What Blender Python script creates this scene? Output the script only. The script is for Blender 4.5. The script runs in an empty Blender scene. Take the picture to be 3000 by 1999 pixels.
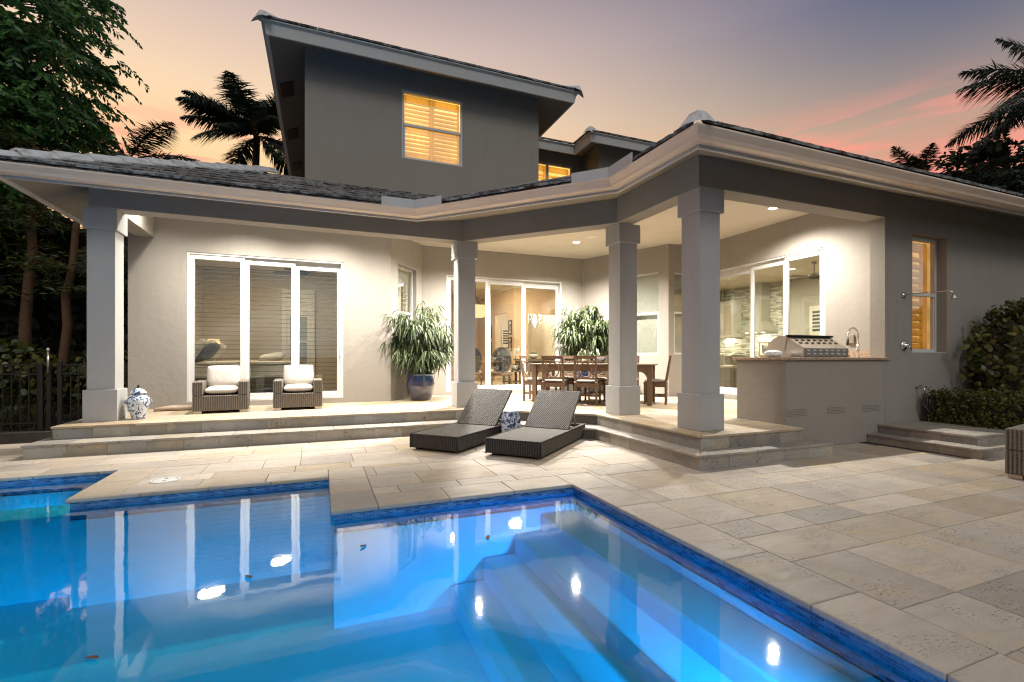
import bpy, bmesh, math, random
from mathutils import Vector, Matrix, noise
random.seed(7)
SC = bpy.context.scene
COL = SC.collection
PI = math.pi
def R(a): return math.radians(a)

# ------------------------------------------------------------------ camera, sky, sun, exposure
CAMZ = 1.3
YAW = R(21.78)
cd = bpy.data.cameras.new('camera')
cam = bpy.data.objects.new('camera', cd); COL.objects.link(cam)
cam.location = (0, 0, CAMZ); cam.rotation_euler = (R(90), 0, -YAW)
cd.sensor_width = 36.0; cd.lens = 1398 / 3000 * 36; cd.shift_y = 45.5 / 3000
cd.clip_start = 0.05; cd.clip_end = 3000
SC.camera = cam

world = bpy.data.worlds.new('World'); SC.world = world; world.use_nodes = True
def build_world():
    nt = world.node_tree; N = nt.nodes; L = nt.links; N.clear()
    out = N.new('ShaderNodeOutputWorld'); bg = N.new('ShaderNodeBackground')
    tc = N.new('ShaderNodeTexCoord')
    sep = N.new('ShaderNodeSeparateXYZ'); L.new(tc.outputs['Generated'], sep.inputs[0])
    def math_(op, a, b=None, clamp=False):
        n = N.new('ShaderNodeMath'); n.operation = op; n.use_clamp = clamp
        for i, v in enumerate((a, b)):
            if v is None: continue
            if isinstance(v, (int, float)): n.inputs[i].default_value = v
            else: L.new(v, n.inputs[i])
        return n.outputs[0]
    # azimuth factor: 1 towards the sunset glow, -1 opposite it
    hx = math_('MULTIPLY', sep.outputs[0], -0.30); hy = math_('MULTIPLY', sep.outputs[1], 0.954)
    dot = math_('ADD', hx, hy)
    hl = math_('SQRT', math_('ADD', math_('MULTIPLY', sep.outputs[0], sep.outputs[0]), math_('ADD', math_('MULTIPLY', sep.outputs[1], sep.outputs[1]), 1e-5)))
    az = math_('DIVIDE', dot, hl)
    el = sep.outputs[2]
    def ramp(fac, stops):
        n = N.new('ShaderNodeValToRGB'); cr = n.color_ramp
        while len(cr.elements) > 1: cr.elements.remove(cr.elements[-1])
        cr.elements[0].position = stops[0][0]; cr.elements[0].color = (*stops[0][1], 1)
        for p, c in stops[1:]:
            e = cr.elements.new(p); e.color = (*c, 1)
        L.new(fac, n.inputs[0]); return n.outputs[0]
    warm = ramp(el, [(0.0, (.98, .56, .26)), (.24, (1.0, .60, .30)), (.31, (1.0, .64, .33)), (.37, (1.0, .69, .39)), (.44, (.88, .645, .44)), (.54, (.63, .485, .43)), (.62, (.37, .305, .325)), (.8, (.34, .33, .35)), (1, (.36, .375, .395))])
    cool = ramp(el, [(0.0, (.62, .22, .16)), (.20, (.74, .28, .20)), (.29, (.74, .34, .235)), (.35, (.50, .325, .25)), (.40, (.30, .245, .235)), (.46, (.165, .17, .22)), (.52, (.088, .115, .21)), (.62, (.075, .105, .20)), (.8, (.17, .19, .25)), (1, (.36, .375, .395))])
    back = ramp(el, [(0.0, (.08, .09, .10)), (.10, (.15, .165, .175)), (.22, (.30, .325, .335)), (.45, (.32, .345, .355)), (.75, (.34, .36, .37)), (1, (.36, .375, .395))])
    def mr(v, a, b):
        n = N.new('ShaderNodeMapRange'); n.interpolation_type = 'SMOOTHSTEP'; L.new(v, n.inputs[0])
        n.inputs[1].default_value = a; n.inputs[2].default_value = b; return n.outputs[0]
    def mix(f, a, b, mode='MIX'):
        n = N.new('ShaderNodeMix'); n.data_type = 'RGBA'; n.blend_type = mode
        if isinstance(f, float): n.inputs[0].default_value = f
        else: L.new(f, n.inputs[0])
        for i, v in ((6, a), (7, b)):
            if isinstance(v, tuple): n.inputs[i].default_value = (*v, 1)
            else: L.new(v, n.inputs[i])
        return n.outputs[2]
    front = mix(mr(az, 0.08, 0.97), cool, warm)
    # thin clouds, flattened along the horizon, pink towards the sunset and grey-white behind
    mp = N.new('ShaderNodeMapping'); mp.inputs['Scale'].default_value = (1.7, 1.7, 13.0); mp.inputs['Location'].default_value = (2.3, .7, 1.9)
    L.new(tc.outputs['Generated'], mp.inputs[0])
    nz = N.new('ShaderNodeTexNoise'); nz.inputs['Scale'].default_value = 2.1; nz.inputs['Detail'].default_value = 6; nz.inputs['Roughness'].default_value = .55
    nz.inputs['Distortion'].default_value = .35
    L.new(mp.outputs[0], nz.inputs['Vector'])
    cl = mr(nz.outputs[0], .44, .585)
    band = math_('MULTIPLY', mr(el, .21, .27), math_('SUBTRACT', 1.0, mr(el, .31, .43)))
    clf = math_('MULTIPLY', math_('MULTIPLY', cl, band), .88)
    front = mix(clf, front, (.95, .32, .25))
    mp2 = N.new('ShaderNodeMapping'); mp2.inputs['Scale'].default_value = (2.2, 2.2, 4.5)
    L.new(tc.outputs['Generated'], mp2.inputs[0])
    nz2 = N.new('ShaderNodeTexNoise'); nz2.inputs['Scale'].default_value = 1.6; nz2.inputs['Detail'].default_value = 7
    L.new(mp2.outputs[0], nz2.inputs['Vector'])
    back = mix(math_('MULTIPLY', mr(nz2.outputs[0], .44, .62), .6), back, (.54, .58, .60))
    col = mix(mr(az, -.40, .02), back, front)
    L.new(col, bg.inputs[0]); bg.inputs[1].default_value = 1.0
    L.new(bg.outputs[0], out.inputs[0])
build_world()

sd = bpy.data.lights.new('sun', 'SUN'); sd.energy = .62; sd.angle = R(20); sd.color = (1.0, .93, .84)
sun = bpy.data.objects.new('sun', sd); COL.objects.link(sun)
# afterglow from the open sky behind and left of the camera, about 34 degrees up
sun.rotation_euler = (Vector((.22, .80, -.56))).to_track_quat('-Z', 'Y').to_euler()

vs = SC.view_settings
vs.view_transform = 'Standard'; vs.look = 'None'; vs.exposure = 0.12; vs.gamma = 1.0; vs.use_curve_mapping = False
cy = SC.cycles
cy.use_denoising = True; cy.max_bounces = 8; cy.diffuse_bounces = 5; cy.glossy_bounces = 3; cy.transmission_bounces = 4; cy.transparent_max_bounces = 12
cy.sample_clamp_indirect = 4.0; cy.caustics_reflective = False; cy.caustics_refractive = False; cy.blur_glossy = 0.5
SC.cycles.pixel_filter_type = 'BLACKMAN_HARRIS'; SC.cycles.filter_width = 1.15

# ------------------------------------------------------------------ materials
M = {}
class NT:
    def __init__(s, name):
        m = bpy.data.materials.new(name); m.use_nodes = True
        s.m = m; s.nt = m.node_tree; s.N = s.nt.nodes; s.L = s.nt.links
        s.b = s.N['Principled BSDF']; s.out = s.N['Material Output']; M[name] = m
        s.tc = s.N.new('ShaderNodeTexCoord'); s.vec = s.tc.outputs['Object']
    def n(s, t): return s.N.new(t)
    def set(s, i, v):
        if isinstance(v, (int, float)): i.default_value = v
        elif isinstance(v, tuple): i.default_value = v if len(v) == len(i.default_value) else (*v, 1)
        else: s.L.new(v, i)
    def offset_by_object(s, k=37.0):
        oi = s.n('ShaderNodeObjectInfo'); s.rand = oi.outputs['Random']
        mu = s.n('ShaderNodeMath'); mu.operation = 'MULTIPLY'; mu.inputs[1].default_value = k; s.L.new(s.rand, mu.inputs[0])
        cb = s.n('ShaderNodeCombineXYZ')
        for i in range(3): s.L.new(mu.outputs[0], cb.inputs[i])
        va = s.n('ShaderNodeVectorMath'); va.operation = 'ADD'; s.L.new(s.vec, va.inputs[0]); s.L.new(cb.outputs[0], va.inputs[1])
        s.vec = va.outputs[0]
    def map(s, scale=(1, 1, 1), rot=(0, 0, 0), loc=(0, 0, 0)):
        mp = s.n('ShaderNodeMapping'); mp.inputs['Scale'].default_value = scale; mp.inputs['Rotation'].default_value = rot; mp.inputs['Location'].default_value = loc
        s.L.new(s.vec, mp.inputs[0]); return mp.outputs[0]
    def noise(s, scale, detail=4, rough=.55, vec=None, dist=0.0):
        n = s.n('ShaderNodeTexNoise'); n.inputs['Scale'].default_value = scale; n.inputs['Detail'].default_value = detail; n.inputs['Roughness'].default_value = rough
        n.inputs['Distortion'].default_value = dist
        s.L.new(vec if vec else s.vec, n.inputs['Vector']); return n.outputs[0]
    def mr(s, v, a, b, c=0., d=1.):
        n = s.n('ShaderNodeMapRange'); s.set(n.inputs[0], v)
        for i, x in zip((1, 2, 3, 4), (a, b, c, d)): n.inputs[i].default_value = x
        return n.outputs[0]
    def math(s, op, a, b=0.0):
        n = s.n('ShaderNodeMath'); n.operation = op; s.set(n.inputs[0], a); s.set(n.inputs[1], b); return n.outputs[0]
    def mix(s, f, a, b, mode='MIX'):
        n = s.n('ShaderNodeMix'); n.data_type = 'RGBA'; n.blend_type = mode
        s.set(n.inputs[0], f); s.set(n.inputs[6], a); s.set(n.inputs[7], b); return n.outputs[2]
    def ramp(s, f, stops, const=False):
        n = s.n('ShaderNodeValToRGB'); cr = n.color_ramp
        if const: cr.interpolation = 'CONSTANT'
        cr.elements[0].position = stops[0][0]; cr.elements[0].color = (*stops[0][1], 1)
        cr.elements[1].position = stops[-1][0]; cr.elements[1].color = (*stops[-1][1], 1)
        for p, c in stops[1:-1]:
            e = cr.elements.new(p); e.color = (*c, 1)
        s.L.new(f, n.inputs[0]); return n.outputs[0]
    def bump(s, h, strength=.3, dist=.01):
        n = s.n('ShaderNodeBump'); n.inputs['Strength'].default_value = strength; n.inputs['Distance'].default_value = dist
        s.L.new(h, n.inputs['Height']); s.L.new(n.outputs[0], s.b.inputs['Normal']); return n.outputs[0]
    def col(s, c): s.set(s.b.inputs['Base Color'], c)
    def rough(s, r): s.set(s.b.inputs['Roughness'], r)

def simple(name, c, r=.6, metal=0., var=.12, scale=6., bump=0., bscale=60.):
    t = NT(name)
    n = t.noise(scale, 3)
    t.col(t.mix(n, tuple(x * (1 - var) for x in c), tuple(min(1, x * (1 + var)) for x in c)))
    t.rough(r); t.b.inputs['Metallic'].default_value = metal
    if bump: t.bump(t.noise(bscale, 3), bump, .004)
    return t
def stucco(name, c):
    t = NT(name)
    big = t.noise(.7, 4, .6); fine = t.noise(70, 3, .6); mid = t.noise(9, 4, .6)
    a = t.mix(big, tuple(x * .93 for x in c), tuple(min(1, x * 1.06) for x in c))
    a = t.mix(t.mr(fine, .35, .7, 0, .35), a, tuple(x * .86 for x in c))
    streak = t.noise(3.2, 5, .6, t.map((1, 1, .12)))   # faint rain streaks
    a = t.mix(t.mr(streak, .52, .72, 0, .28), a, tuple(x * .72 for x in c))
    t.col(a); t.rough(.9)
    h = t.math('ADD', t.math('MULTIPLY', fine, .5), t.math('MULTIPLY', mid, 1.2))
    t.bump(h, .55, .008)
stucco('stucco', (.30, .277, .243))
stucco('trim_stucco', (.415, .415, .41))
stucco('ceiling_paint', (.62, .57, .49))
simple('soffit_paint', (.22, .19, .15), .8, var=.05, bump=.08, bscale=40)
simple('fascia_paint', (.50, .50, .49), .55, var=.05, bump=.1, bscale=30)
simple('gutter_paint', (.74, .60, .49), .35, var=.04)
simple('white_frame', (.60, .60, .585), .35, var=.03)
simple('white_plastic', (.7, .7, .68), .4, var=.03)
simple('interior_cream', (.58, .51, .40), .8, var=.04)
simple('interior_peach', (.66, .50, .34), .8, var=.04)
simple('interior_white', (.76, .74, .68), .7, var=.03)
simple('interior_grey', (.42, .40, .34), .8, var=.04)
simple('interior_ceiling', (.72, .66, .55), .8, var=.03)
simple('blind_slat', (.10, .08, .055), .55, var=.1)
simple('shutter_white', (.72, .68, .58), .5, var=.05)
simple('dark_metal', (.022, .017, .014), .45, .4, var=.3)
simple('chrome', (.62, .62, .62), .18, 1., var=.05)
simple('black_plastic', (.02, .02, .02), .5, var=.2)
simple('lampshade', (.8, .62, .35), .8)
simple('soil', (.03, .022, .015), .95, var=.4, bump=.5)
simple('linen_white', (.68, .62, .52), .9, var=.06, bump=.15, bscale=120)
simple('linen_dark', (.10, .09, .085), .9, var=.2)
simple('dark_wood', (.045, .028, .018), .45, var=.35)
simple('bark', (.12, .062, .032), .95, var=.5, scale=9, bump=.8, bscale=18)
simple('dark_bark', (.05, .035, .025), .95, var=.4, scale=9, bump=.8, bscale=18)
simple('rubber', (.05, .045, .04), .6, var=.2)
simple('mulch', (.05, .04, .03), 1., var=.5, scale=14, bump=.8, bscale=30)

def travertine(name, base, warm, dark, pit=.55, rowk=1.0):
    t = NT(name); t.offset_by_object()
    st = t.map((2.2, 9.0, 2.2))
    band = t.noise(1.6, 6, .62, st, .6)
    fine = t.noise(16, 5, .7, st)
    blotch = t.noise(2.4, 3)
    c = t.mix(t.mr(band, .3, .72), base, warm)
    c = t.mix(t.mr(blotch, .45, .75, 0, .5), c, tuple(x * 1.18 for x in base))
    ye = t.math('MULTIPLY', t.mr(t.noise(5.0, 6, .7), .50, .60), t.mr(t.noise(1.1, 2), .50, .58))
    c = t.mix(t.math('MULTIPLY', ye, .42), c, (.56, .42, .22))
    # per-stone tone
    tone = t.ramp(t.rand, [(0, (.70, .70, .71)), (.2, (1.0, .985, .97)), (.4, (.84, .81, .78)), (.6, (1.12, 1.10, 1.05)), (.78, (.92, .88, .82)), (.9, (.98, .89, .72)), (1, (.66, .62, .58))])
    c = t.mix(1.0, c, tone, 'MULTIPLY')
    pits = t.noise(34, 4, .72, t.map((1.0, 2.6, 1.0)))
    area = t.noise(3.0, 2)
    amt = t.math('MULTIPLY', t.mr(pits, .57, .63), t.mr(area, .47, .60))
    c = t.mix(t.math('MULTIPLY', amt, pit), c, dark)
    c = t.mix(t.mr(fine, .52, .72, 0, .35), c, tuple(x * .72 for x in base))
    t.col(c); t.rough(t.mr(band, .2, .8, .42, .68))
    t.bump(t.math('SUBTRACT', t.math('MULTIPLY', fine, .25), t.math('MULTIPLY', amt, 1.0)), .6, .006)
travertine('travertine', (.48, .435, .385), (.41, .355, .30), (.09, .075, .06), .70)
travertine('travertine_patio', (.46, .39, .30), (.38, .30, .21), (.20, .14, .09), .35)
travertine('travertine_coping', (.48, .44, .39), (.43, .375, .32), (.10, .085, .07), .5)
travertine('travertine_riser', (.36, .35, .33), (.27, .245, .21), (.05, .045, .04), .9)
simple('grout', (.10, .085, .07), .95, var=.3, scale=20)
simple('ground_soil', (.06, .06, .035), 1., var=.4, scale=3)

def mosaic():
    t = NT('mosaic')
    geo = t.n('ShaderNodeNewGeometry')
    # u runs along either wall direction, v is height
    sp = t.n('ShaderNodeSeparateXYZ'); t.L.new(t.tc.outputs['Object'], sp.inputs[0])
    cb = t.n('ShaderNodeCombineXYZ'); t.L.new(t.math('ADD', sp.outputs[0], sp.outputs[1]), cb.inputs[0]); t.L.new(sp.outputs[2], cb.inputs[1])
    br = t.n('ShaderNodeTexBrick'); t.L.new(cb.outputs[0], br.inputs['Vector'])
    br.inputs['Scale'].default_value = 1.0; br.inputs['Brick Width'].default_value = .052; br.inputs['Row Height'].default_value = .0165; br.inputs['Mortar Size'].default_value = .0016
    br.inputs['Color1'].default_value = (.02, .045, .16, 1); br.inputs['Color2'].default_value = (.11, .26, .48, 1); br.inputs['Mortar'].default_value = (.14, .27, .42, 1)
    br.inputs['Bias'].default_value = 0.0
    t.col(br.outputs[0]); t.rough(.15)
mosaic()
simple('pool_plaster', (.33, .74, .91), .7, var=.14, scale=2.6)

def fresnel_surface(name, ior, tint, rough, bump=None, refl=(1, 1, 1), boost=1.0, thin=False, water=False):
    t = NT(name); t.N.remove(t.b)
    tr = t.n('ShaderNodeBsdfTransparent'); tr.inputs[0].default_value = (*tint, 1)
    gl = t.n('ShaderNodeBsdfGlossy'); gl.inputs['Roughness'].default_value = rough; gl.inputs[0].default_value = (*refl, 1)
    fr = t.n('ShaderNodeFresnel'); fr.inputs[0].default_value = ior
    mx = t.n('ShaderNodeMixShader')
    if bump:
        h = t.math('ADD', t.noise(bump[0], 3, .5, t.map((1.0, .45, 1.0), (0, 0, R(-20)))), t.math('MULTIPLY', t.noise(bump[0] * 7, 2, .5), .12))
        bn = t.n('ShaderNodeBump'); bn.inputs['Strength'].default_value = bump[1]; bn.inputs['Distance'].default_value = bump[2]
        t.L.new(h, bn.inputs['Height']); t.L.new(bn.outputs[0], gl.inputs['Normal'])
    f = fr.outputs[0]
    if thin:   # thin sheet: the same reflectance from both sides
        lw = t.n('ShaderNodeLayerWeight'); lw.inputs[0].default_value = .5
        f0 = ((ior - 1) / (ior + 1)) ** 2
        f = t.math('ADD', f0, t.math('MULTIPLY', t.math('POWER', lw.outputs['Facing'], 5.0), 1 - f0))
    if water:  # stronger towards grazing from above, total reflection from below
        lw = t.n('ShaderNodeLayerWeight'); lw.inputs[0].default_value = .5; ge = t.n('ShaderNodeNewGeometry')
        g = t.math('ADD', .02, t.math('MULTIPLY', t.math('POWER', lw.outputs['Facing'], 2.95), .98))
        f = t.math('ADD', t.math('MULTIPLY', ge.outputs['Backfacing'], f), t.math('MULTIPLY', t.math('SUBTRACT', 1.0, ge.outputs['Backfacing']), g))
    if boost != 1.0: f = t.math('MINIMUM', t.math('MULTIPLY', f, boost), 1.0)
    t.L.new(f, mx.inputs[0]); t.L.new(tr.outputs[0], mx.inputs[1]); t.L.new(gl.outputs[0], mx.inputs[2]); t.L.new(mx.outputs[0], t.out.inputs[0])
fresnel_surface('water', 1.333, (.26, .88, .98), .03, (2.2, .05, .03), (1, 1, 1), 1.0, False, True)
fresnel_surface('glass', 1.52, (.96, .98, .97), .0, None, (.92, 1, 1), 3.0, True)
fresnel_surface('vase_glass', 1.45, (.93, .95, .93), .02, None, (1, 1, 1), 1.0, True)

def emit(name, c, s):
    t = NT(name); t.N.remove(t.b); e = t.n('ShaderNodeEmission'); e.inputs[0].default_value = (*c, 1); e.inputs[1].default_value = s
    t.L.new(e.outputs[0], t.out.inputs[0])
emit('downlight_glow', (1, .90, .72), 30)
emit('room_light_glow', (1, .82, .55), 9)
emit('crystal_glow', (1, .88, .66), 5)
emit('shade_glow', (1, .66, .28), 1.5)
emit('glow_panel', (1, .56, .14), 2.2)
emit('glow_panel_dim', (1, .50, .13), 1.1)
emit('pool_lamp', (.1, .4, 1), 6)
def vary_emission(name, lo, hi, scale):
    nt = M[name].node_tree; e = next(n for n in nt.nodes if n.type == 'EMISSION'); s = e.inputs[1].default_value
    tc = nt.nodes.new('ShaderNodeTexCoord'); nz = nt.nodes.new('ShaderNodeTexNoise'); nz.inputs['Scale'].default_value = scale; mr = nt.nodes.new('ShaderNodeMapRange')
    nt.links.new(tc.outputs['Object'], nz.inputs['Vector']); nt.links.new(nz.outputs[0], mr.inputs[0])
    for i, v in zip((1, 2, 3, 4), (.3, .7, s * lo, s * hi)): mr.inputs[i].default_value = v
    nt.links.new(mr.outputs[0], e.inputs[1])
vary_emission('glow_panel', .45, 1.35, 1.6); vary_emission('glow_panel_dim', .35, 1.3, 1.6)
emit('hood_lamp', (1, .95, .75), 7)

def wicker(name, a, b, k=1.0):
    t = NT(name)
    sp = t.n('ShaderNodeSeparateXYZ'); t.L.new(t.vec, sp.inputs[0])
    def sn(v, f, ph=0.): return t.math('SINE', t.math('ADD', t.math('MULTIPLY', v, f), ph))
    hx = t.math('ADD', sp.outputs[0], sp.outputs[1])
    rows = sn(sp.outputs[2], 420 * k)
    cols = sn(hx, 190 * k)
    rows2 = sn(t.math('SUBTRACT', sp.outputs[0], sp.outputs[1]), 190 * k)
    p = t.math('ADD', t.math('MULTIPLY', rows, .35), t.math('ADD', t.math('MULTIPLY', cols, .75), t.math('MULTIPLY', rows2, .25)))
    var = t.noise(30, 3)
    f = t.mr(t.math('ADD', p, t.math('MULTIPLY', var, 1.2)), -.6, 1.7)
    t.col(t.mix(f, a, b)); t.rough(.62); t.bump(p, .8, .006)
wicker('wicker_dark', (.008, .007, .006), (.060, .048, .038))
wicker('wicker_grey', (.05, .043, .036), (.23, .195, .155))

def woodm(name, a, b, s=1.0):
    t = NT(name); t.offset_by_object(11)
    g = t.noise(5 * s, 5, .6, t.map((1, 1, .12)), 1.2); g2 = t.noise(28 * s, 3, .6, t.map((1, 1, .1)))
    t.col(t.mix(t.math('ADD', t.math('MULTIPLY', g, .6), t.math('MULTIPLY', g2, .4)), a, b)); t.rough(.55); t.bump(g2, .2, .003)
woodm('teak', (.075, .042, .024), (.22, .135, .08))
woodm('driftwood', (.22, .16, .11), (.55, .45, .34), 2.0)

def cushion():
    t = NT('cushion'); f = t.noise(160, 2); b = t.noise(5, 3)
    t.col(t.mix(t.math('ADD', t.math('MULTIPLY', f, .4), t.math('MULTIPLY', b, .6)), (.44, .40, .36), (.56, .52, .475))); t.rough(.92)
    t.bump(t.math('ADD', t.math('MULTIPLY', f, .3), t.noise(6, 4, .6, None, 1.2)), .8, .014)
cushion()
def ceramic(name, scale, thr=.5):
    t = NT(name)
    w = t.noise(scale, 3, .5, None, 2.2); w2 = t.noise(scale * 2.6, 2, .5, None, 1.0)
    f = t.math('MAXIMUM', t.mr(w, thr, thr + .03), t.mr(w2, thr + .07, thr + .10))
    t.col(t.mix(f, (.62, .67, .72), (.035, .07, .20))); t.rough(.12)
    t.b.inputs['Coat Weight'].default_value = .5
ceramic('blue_white_ceramic', 9)
ceramic('jar_ceramic', 11, .53)
def pot_glaze():
    t = NT('blue_glaze'); sp = t.n('ShaderNodeSeparateXYZ'); t.L.new(t.vec, sp.inputs[0])
    w = t.math('ADD', sp.outputs[2], t.math('MULTIPLY', t.noise(7, 3), .06))
    t.col(t.mix(t.mr(w, .42, .46), (.045, .045, .075), (.012, .035, .12))); t.rough(.08); t.b.inputs['Coat Weight'].default_value = .6
    t.bump(t.noise(25, 2), .08, .004)
pot_glaze()
def granite():
    t = NT('granite'); v = t.noise(90, 3, .7); w = t.noise(35, 3, .6)
    t.col(t.ramp(t.math('ADD', t.math('MULTIPLY', v, .6), t.math('MULTIPLY', w, .4)), [(.38, (.05, .035, .03)), (.47, (.30, .20, .13)), (.54, (.55, .43, .32)), (.62, (.22, .15, .11))])); t.rough(.15)
granite()
simple('steel', (.50, .44, .38), .32, .9, var=.10, scale=4, bump=.05, bscale=80)
simple('steel_bright', (.55, .54, .50), .30, .55, var=.06)
simple('white_ceramic', (.72, .76, .82), .15, var=.04)

def foliage(name, cols, rough=.45, trans=.25):
    t = NT(name)
    g = t.n('ShaderNodeNewGeometry')
    c = t.ramp(g.outputs['Random Per Island'], [(i / (len(cols) - 1), x) for i, x in enumerate(cols)])
    t.col(c); t.rough(rough)
    try:
        t.b.inputs['Subsurface Weight'].default_value = 0.0
        tl = t.n('ShaderNodeBsdfTranslucent'); t.L.new(c, tl.inputs[0]); mx = t.n('ShaderNodeMixShader'); mx.inputs[0].default_value = trans
        t.L.new(t.b.outputs[0], mx.inputs[1]); t.L.new(tl.outputs[0], mx.inputs[2]); t.L.new(mx.outputs[0], t.out.inputs[0])
    except Exception: pass
foliage('leaf_tree', [(.02, .06, .024), (.045, .14, .035), (.09, .23, .045), (.03, .085, .04), (.15, .32, .05)])
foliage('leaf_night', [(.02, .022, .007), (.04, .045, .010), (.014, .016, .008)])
foliage('leaf_palm', [(.016, .03, .022), (.026, .05, .03), (.04, .065, .03)])
foliage('leaf_pot', [(.03, .052, .018), (.055, .09, .026), (.09, .125, .04), (.022, .04, .018), (.13, .155, .06)])
foliage('leaf_hedge', [(.02, .035, .010), (.045, .07, .014), (.09, .12, .02), (.14, .13, .02), (.03, .05, .014)])
foliage('leaf_bush', [(.02, .032, .010), (.05, .07, .016), (.10, .12, .03), (.17, .15, .03), (.03, .045, .012)])
foliage('leaf_grass', [(.05, .06, .02), (.10, .11, .04), (.15, .15, .07)])
simple('dead_leaf', (.16, .08, .035), .7, var=.3)

def roof_tile():
    t = NT('roof_tile'); t.offset_by_object(23)
    n1 = t.noise(14, 5, .7, t.map((.5, 2.2, 1))); n2 = t.noise(3, 3)
    n1 = t.math('ADD', n1, t.math('MULTIPLY', t.math('SUBTRACT', t.rand, .5), .12))
    c = t.ramp(n1, [(.36, (.035, .032, .03)), (.47, (.12, .115, .11)), (.55, (.30, .30, .30)), (.70, (.48, .49, .50))])
    c = t.mix(t.mr(n2, .5, .8, 0, .6), c, (.035, .03, .026)); t.col(c); t.rough(.9); t.bump(n1, .5, .012)
roof_tile()
def cap_tile():
    t = NT('cap_tile'); t.offset_by_object(19); n1 = t.noise(8, 5, .65)
    t.col(t.ramp(n1, [(.3, (.34, .34, .345)), (.5, (.60, .61, .62)), (.7, (.70, .71, .73))])); t.rough(.85); t.bump(n1, .3, .01)
cap_tile()
def stone_strip():
    t = NT('stone_mosaic'); sp = t.n('ShaderNodeSeparateXYZ'); t.L.new(t.vec, sp.inputs[0])
    cb = t.n('ShaderNodeCombineXYZ'); t.L.new(t.math('ADD', sp.outputs[0], sp.outputs[1]), cb.inputs[0]); t.L.new(sp.outputs[2], cb.inputs[1])
    br = t.n('ShaderNodeTexBrick'); t.L.new(cb.outputs[0], br.inputs['Vector']); br.inputs['Scale'].default_value = 1.0
    br.inputs['Brick Width'].default_value = .19; br.inputs['Row Height'].default_value = .042; br.inputs['Mortar Size'].default_value = .003
    br.inputs['Color1'].default_value = (.12, .11, .07, 1); br.inputs['Color2'].default_value = (.72, .70, .58, 1); br.inputs['Mortar'].default_value = (.5, .48, .4, 1)
    t.col(br.outputs[0]); t.rough(.3)
stone_strip()
def print_photo():
    t = NT('photo_print'); n = t.noise(7, 3)
    t.col(t.ramp(n, [(.35, (.02, .02, .02)), (.5, (.12, .10, .08)), (.65, (.45, .42, .36))])); t.rough(.3)
print_photo()

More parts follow.
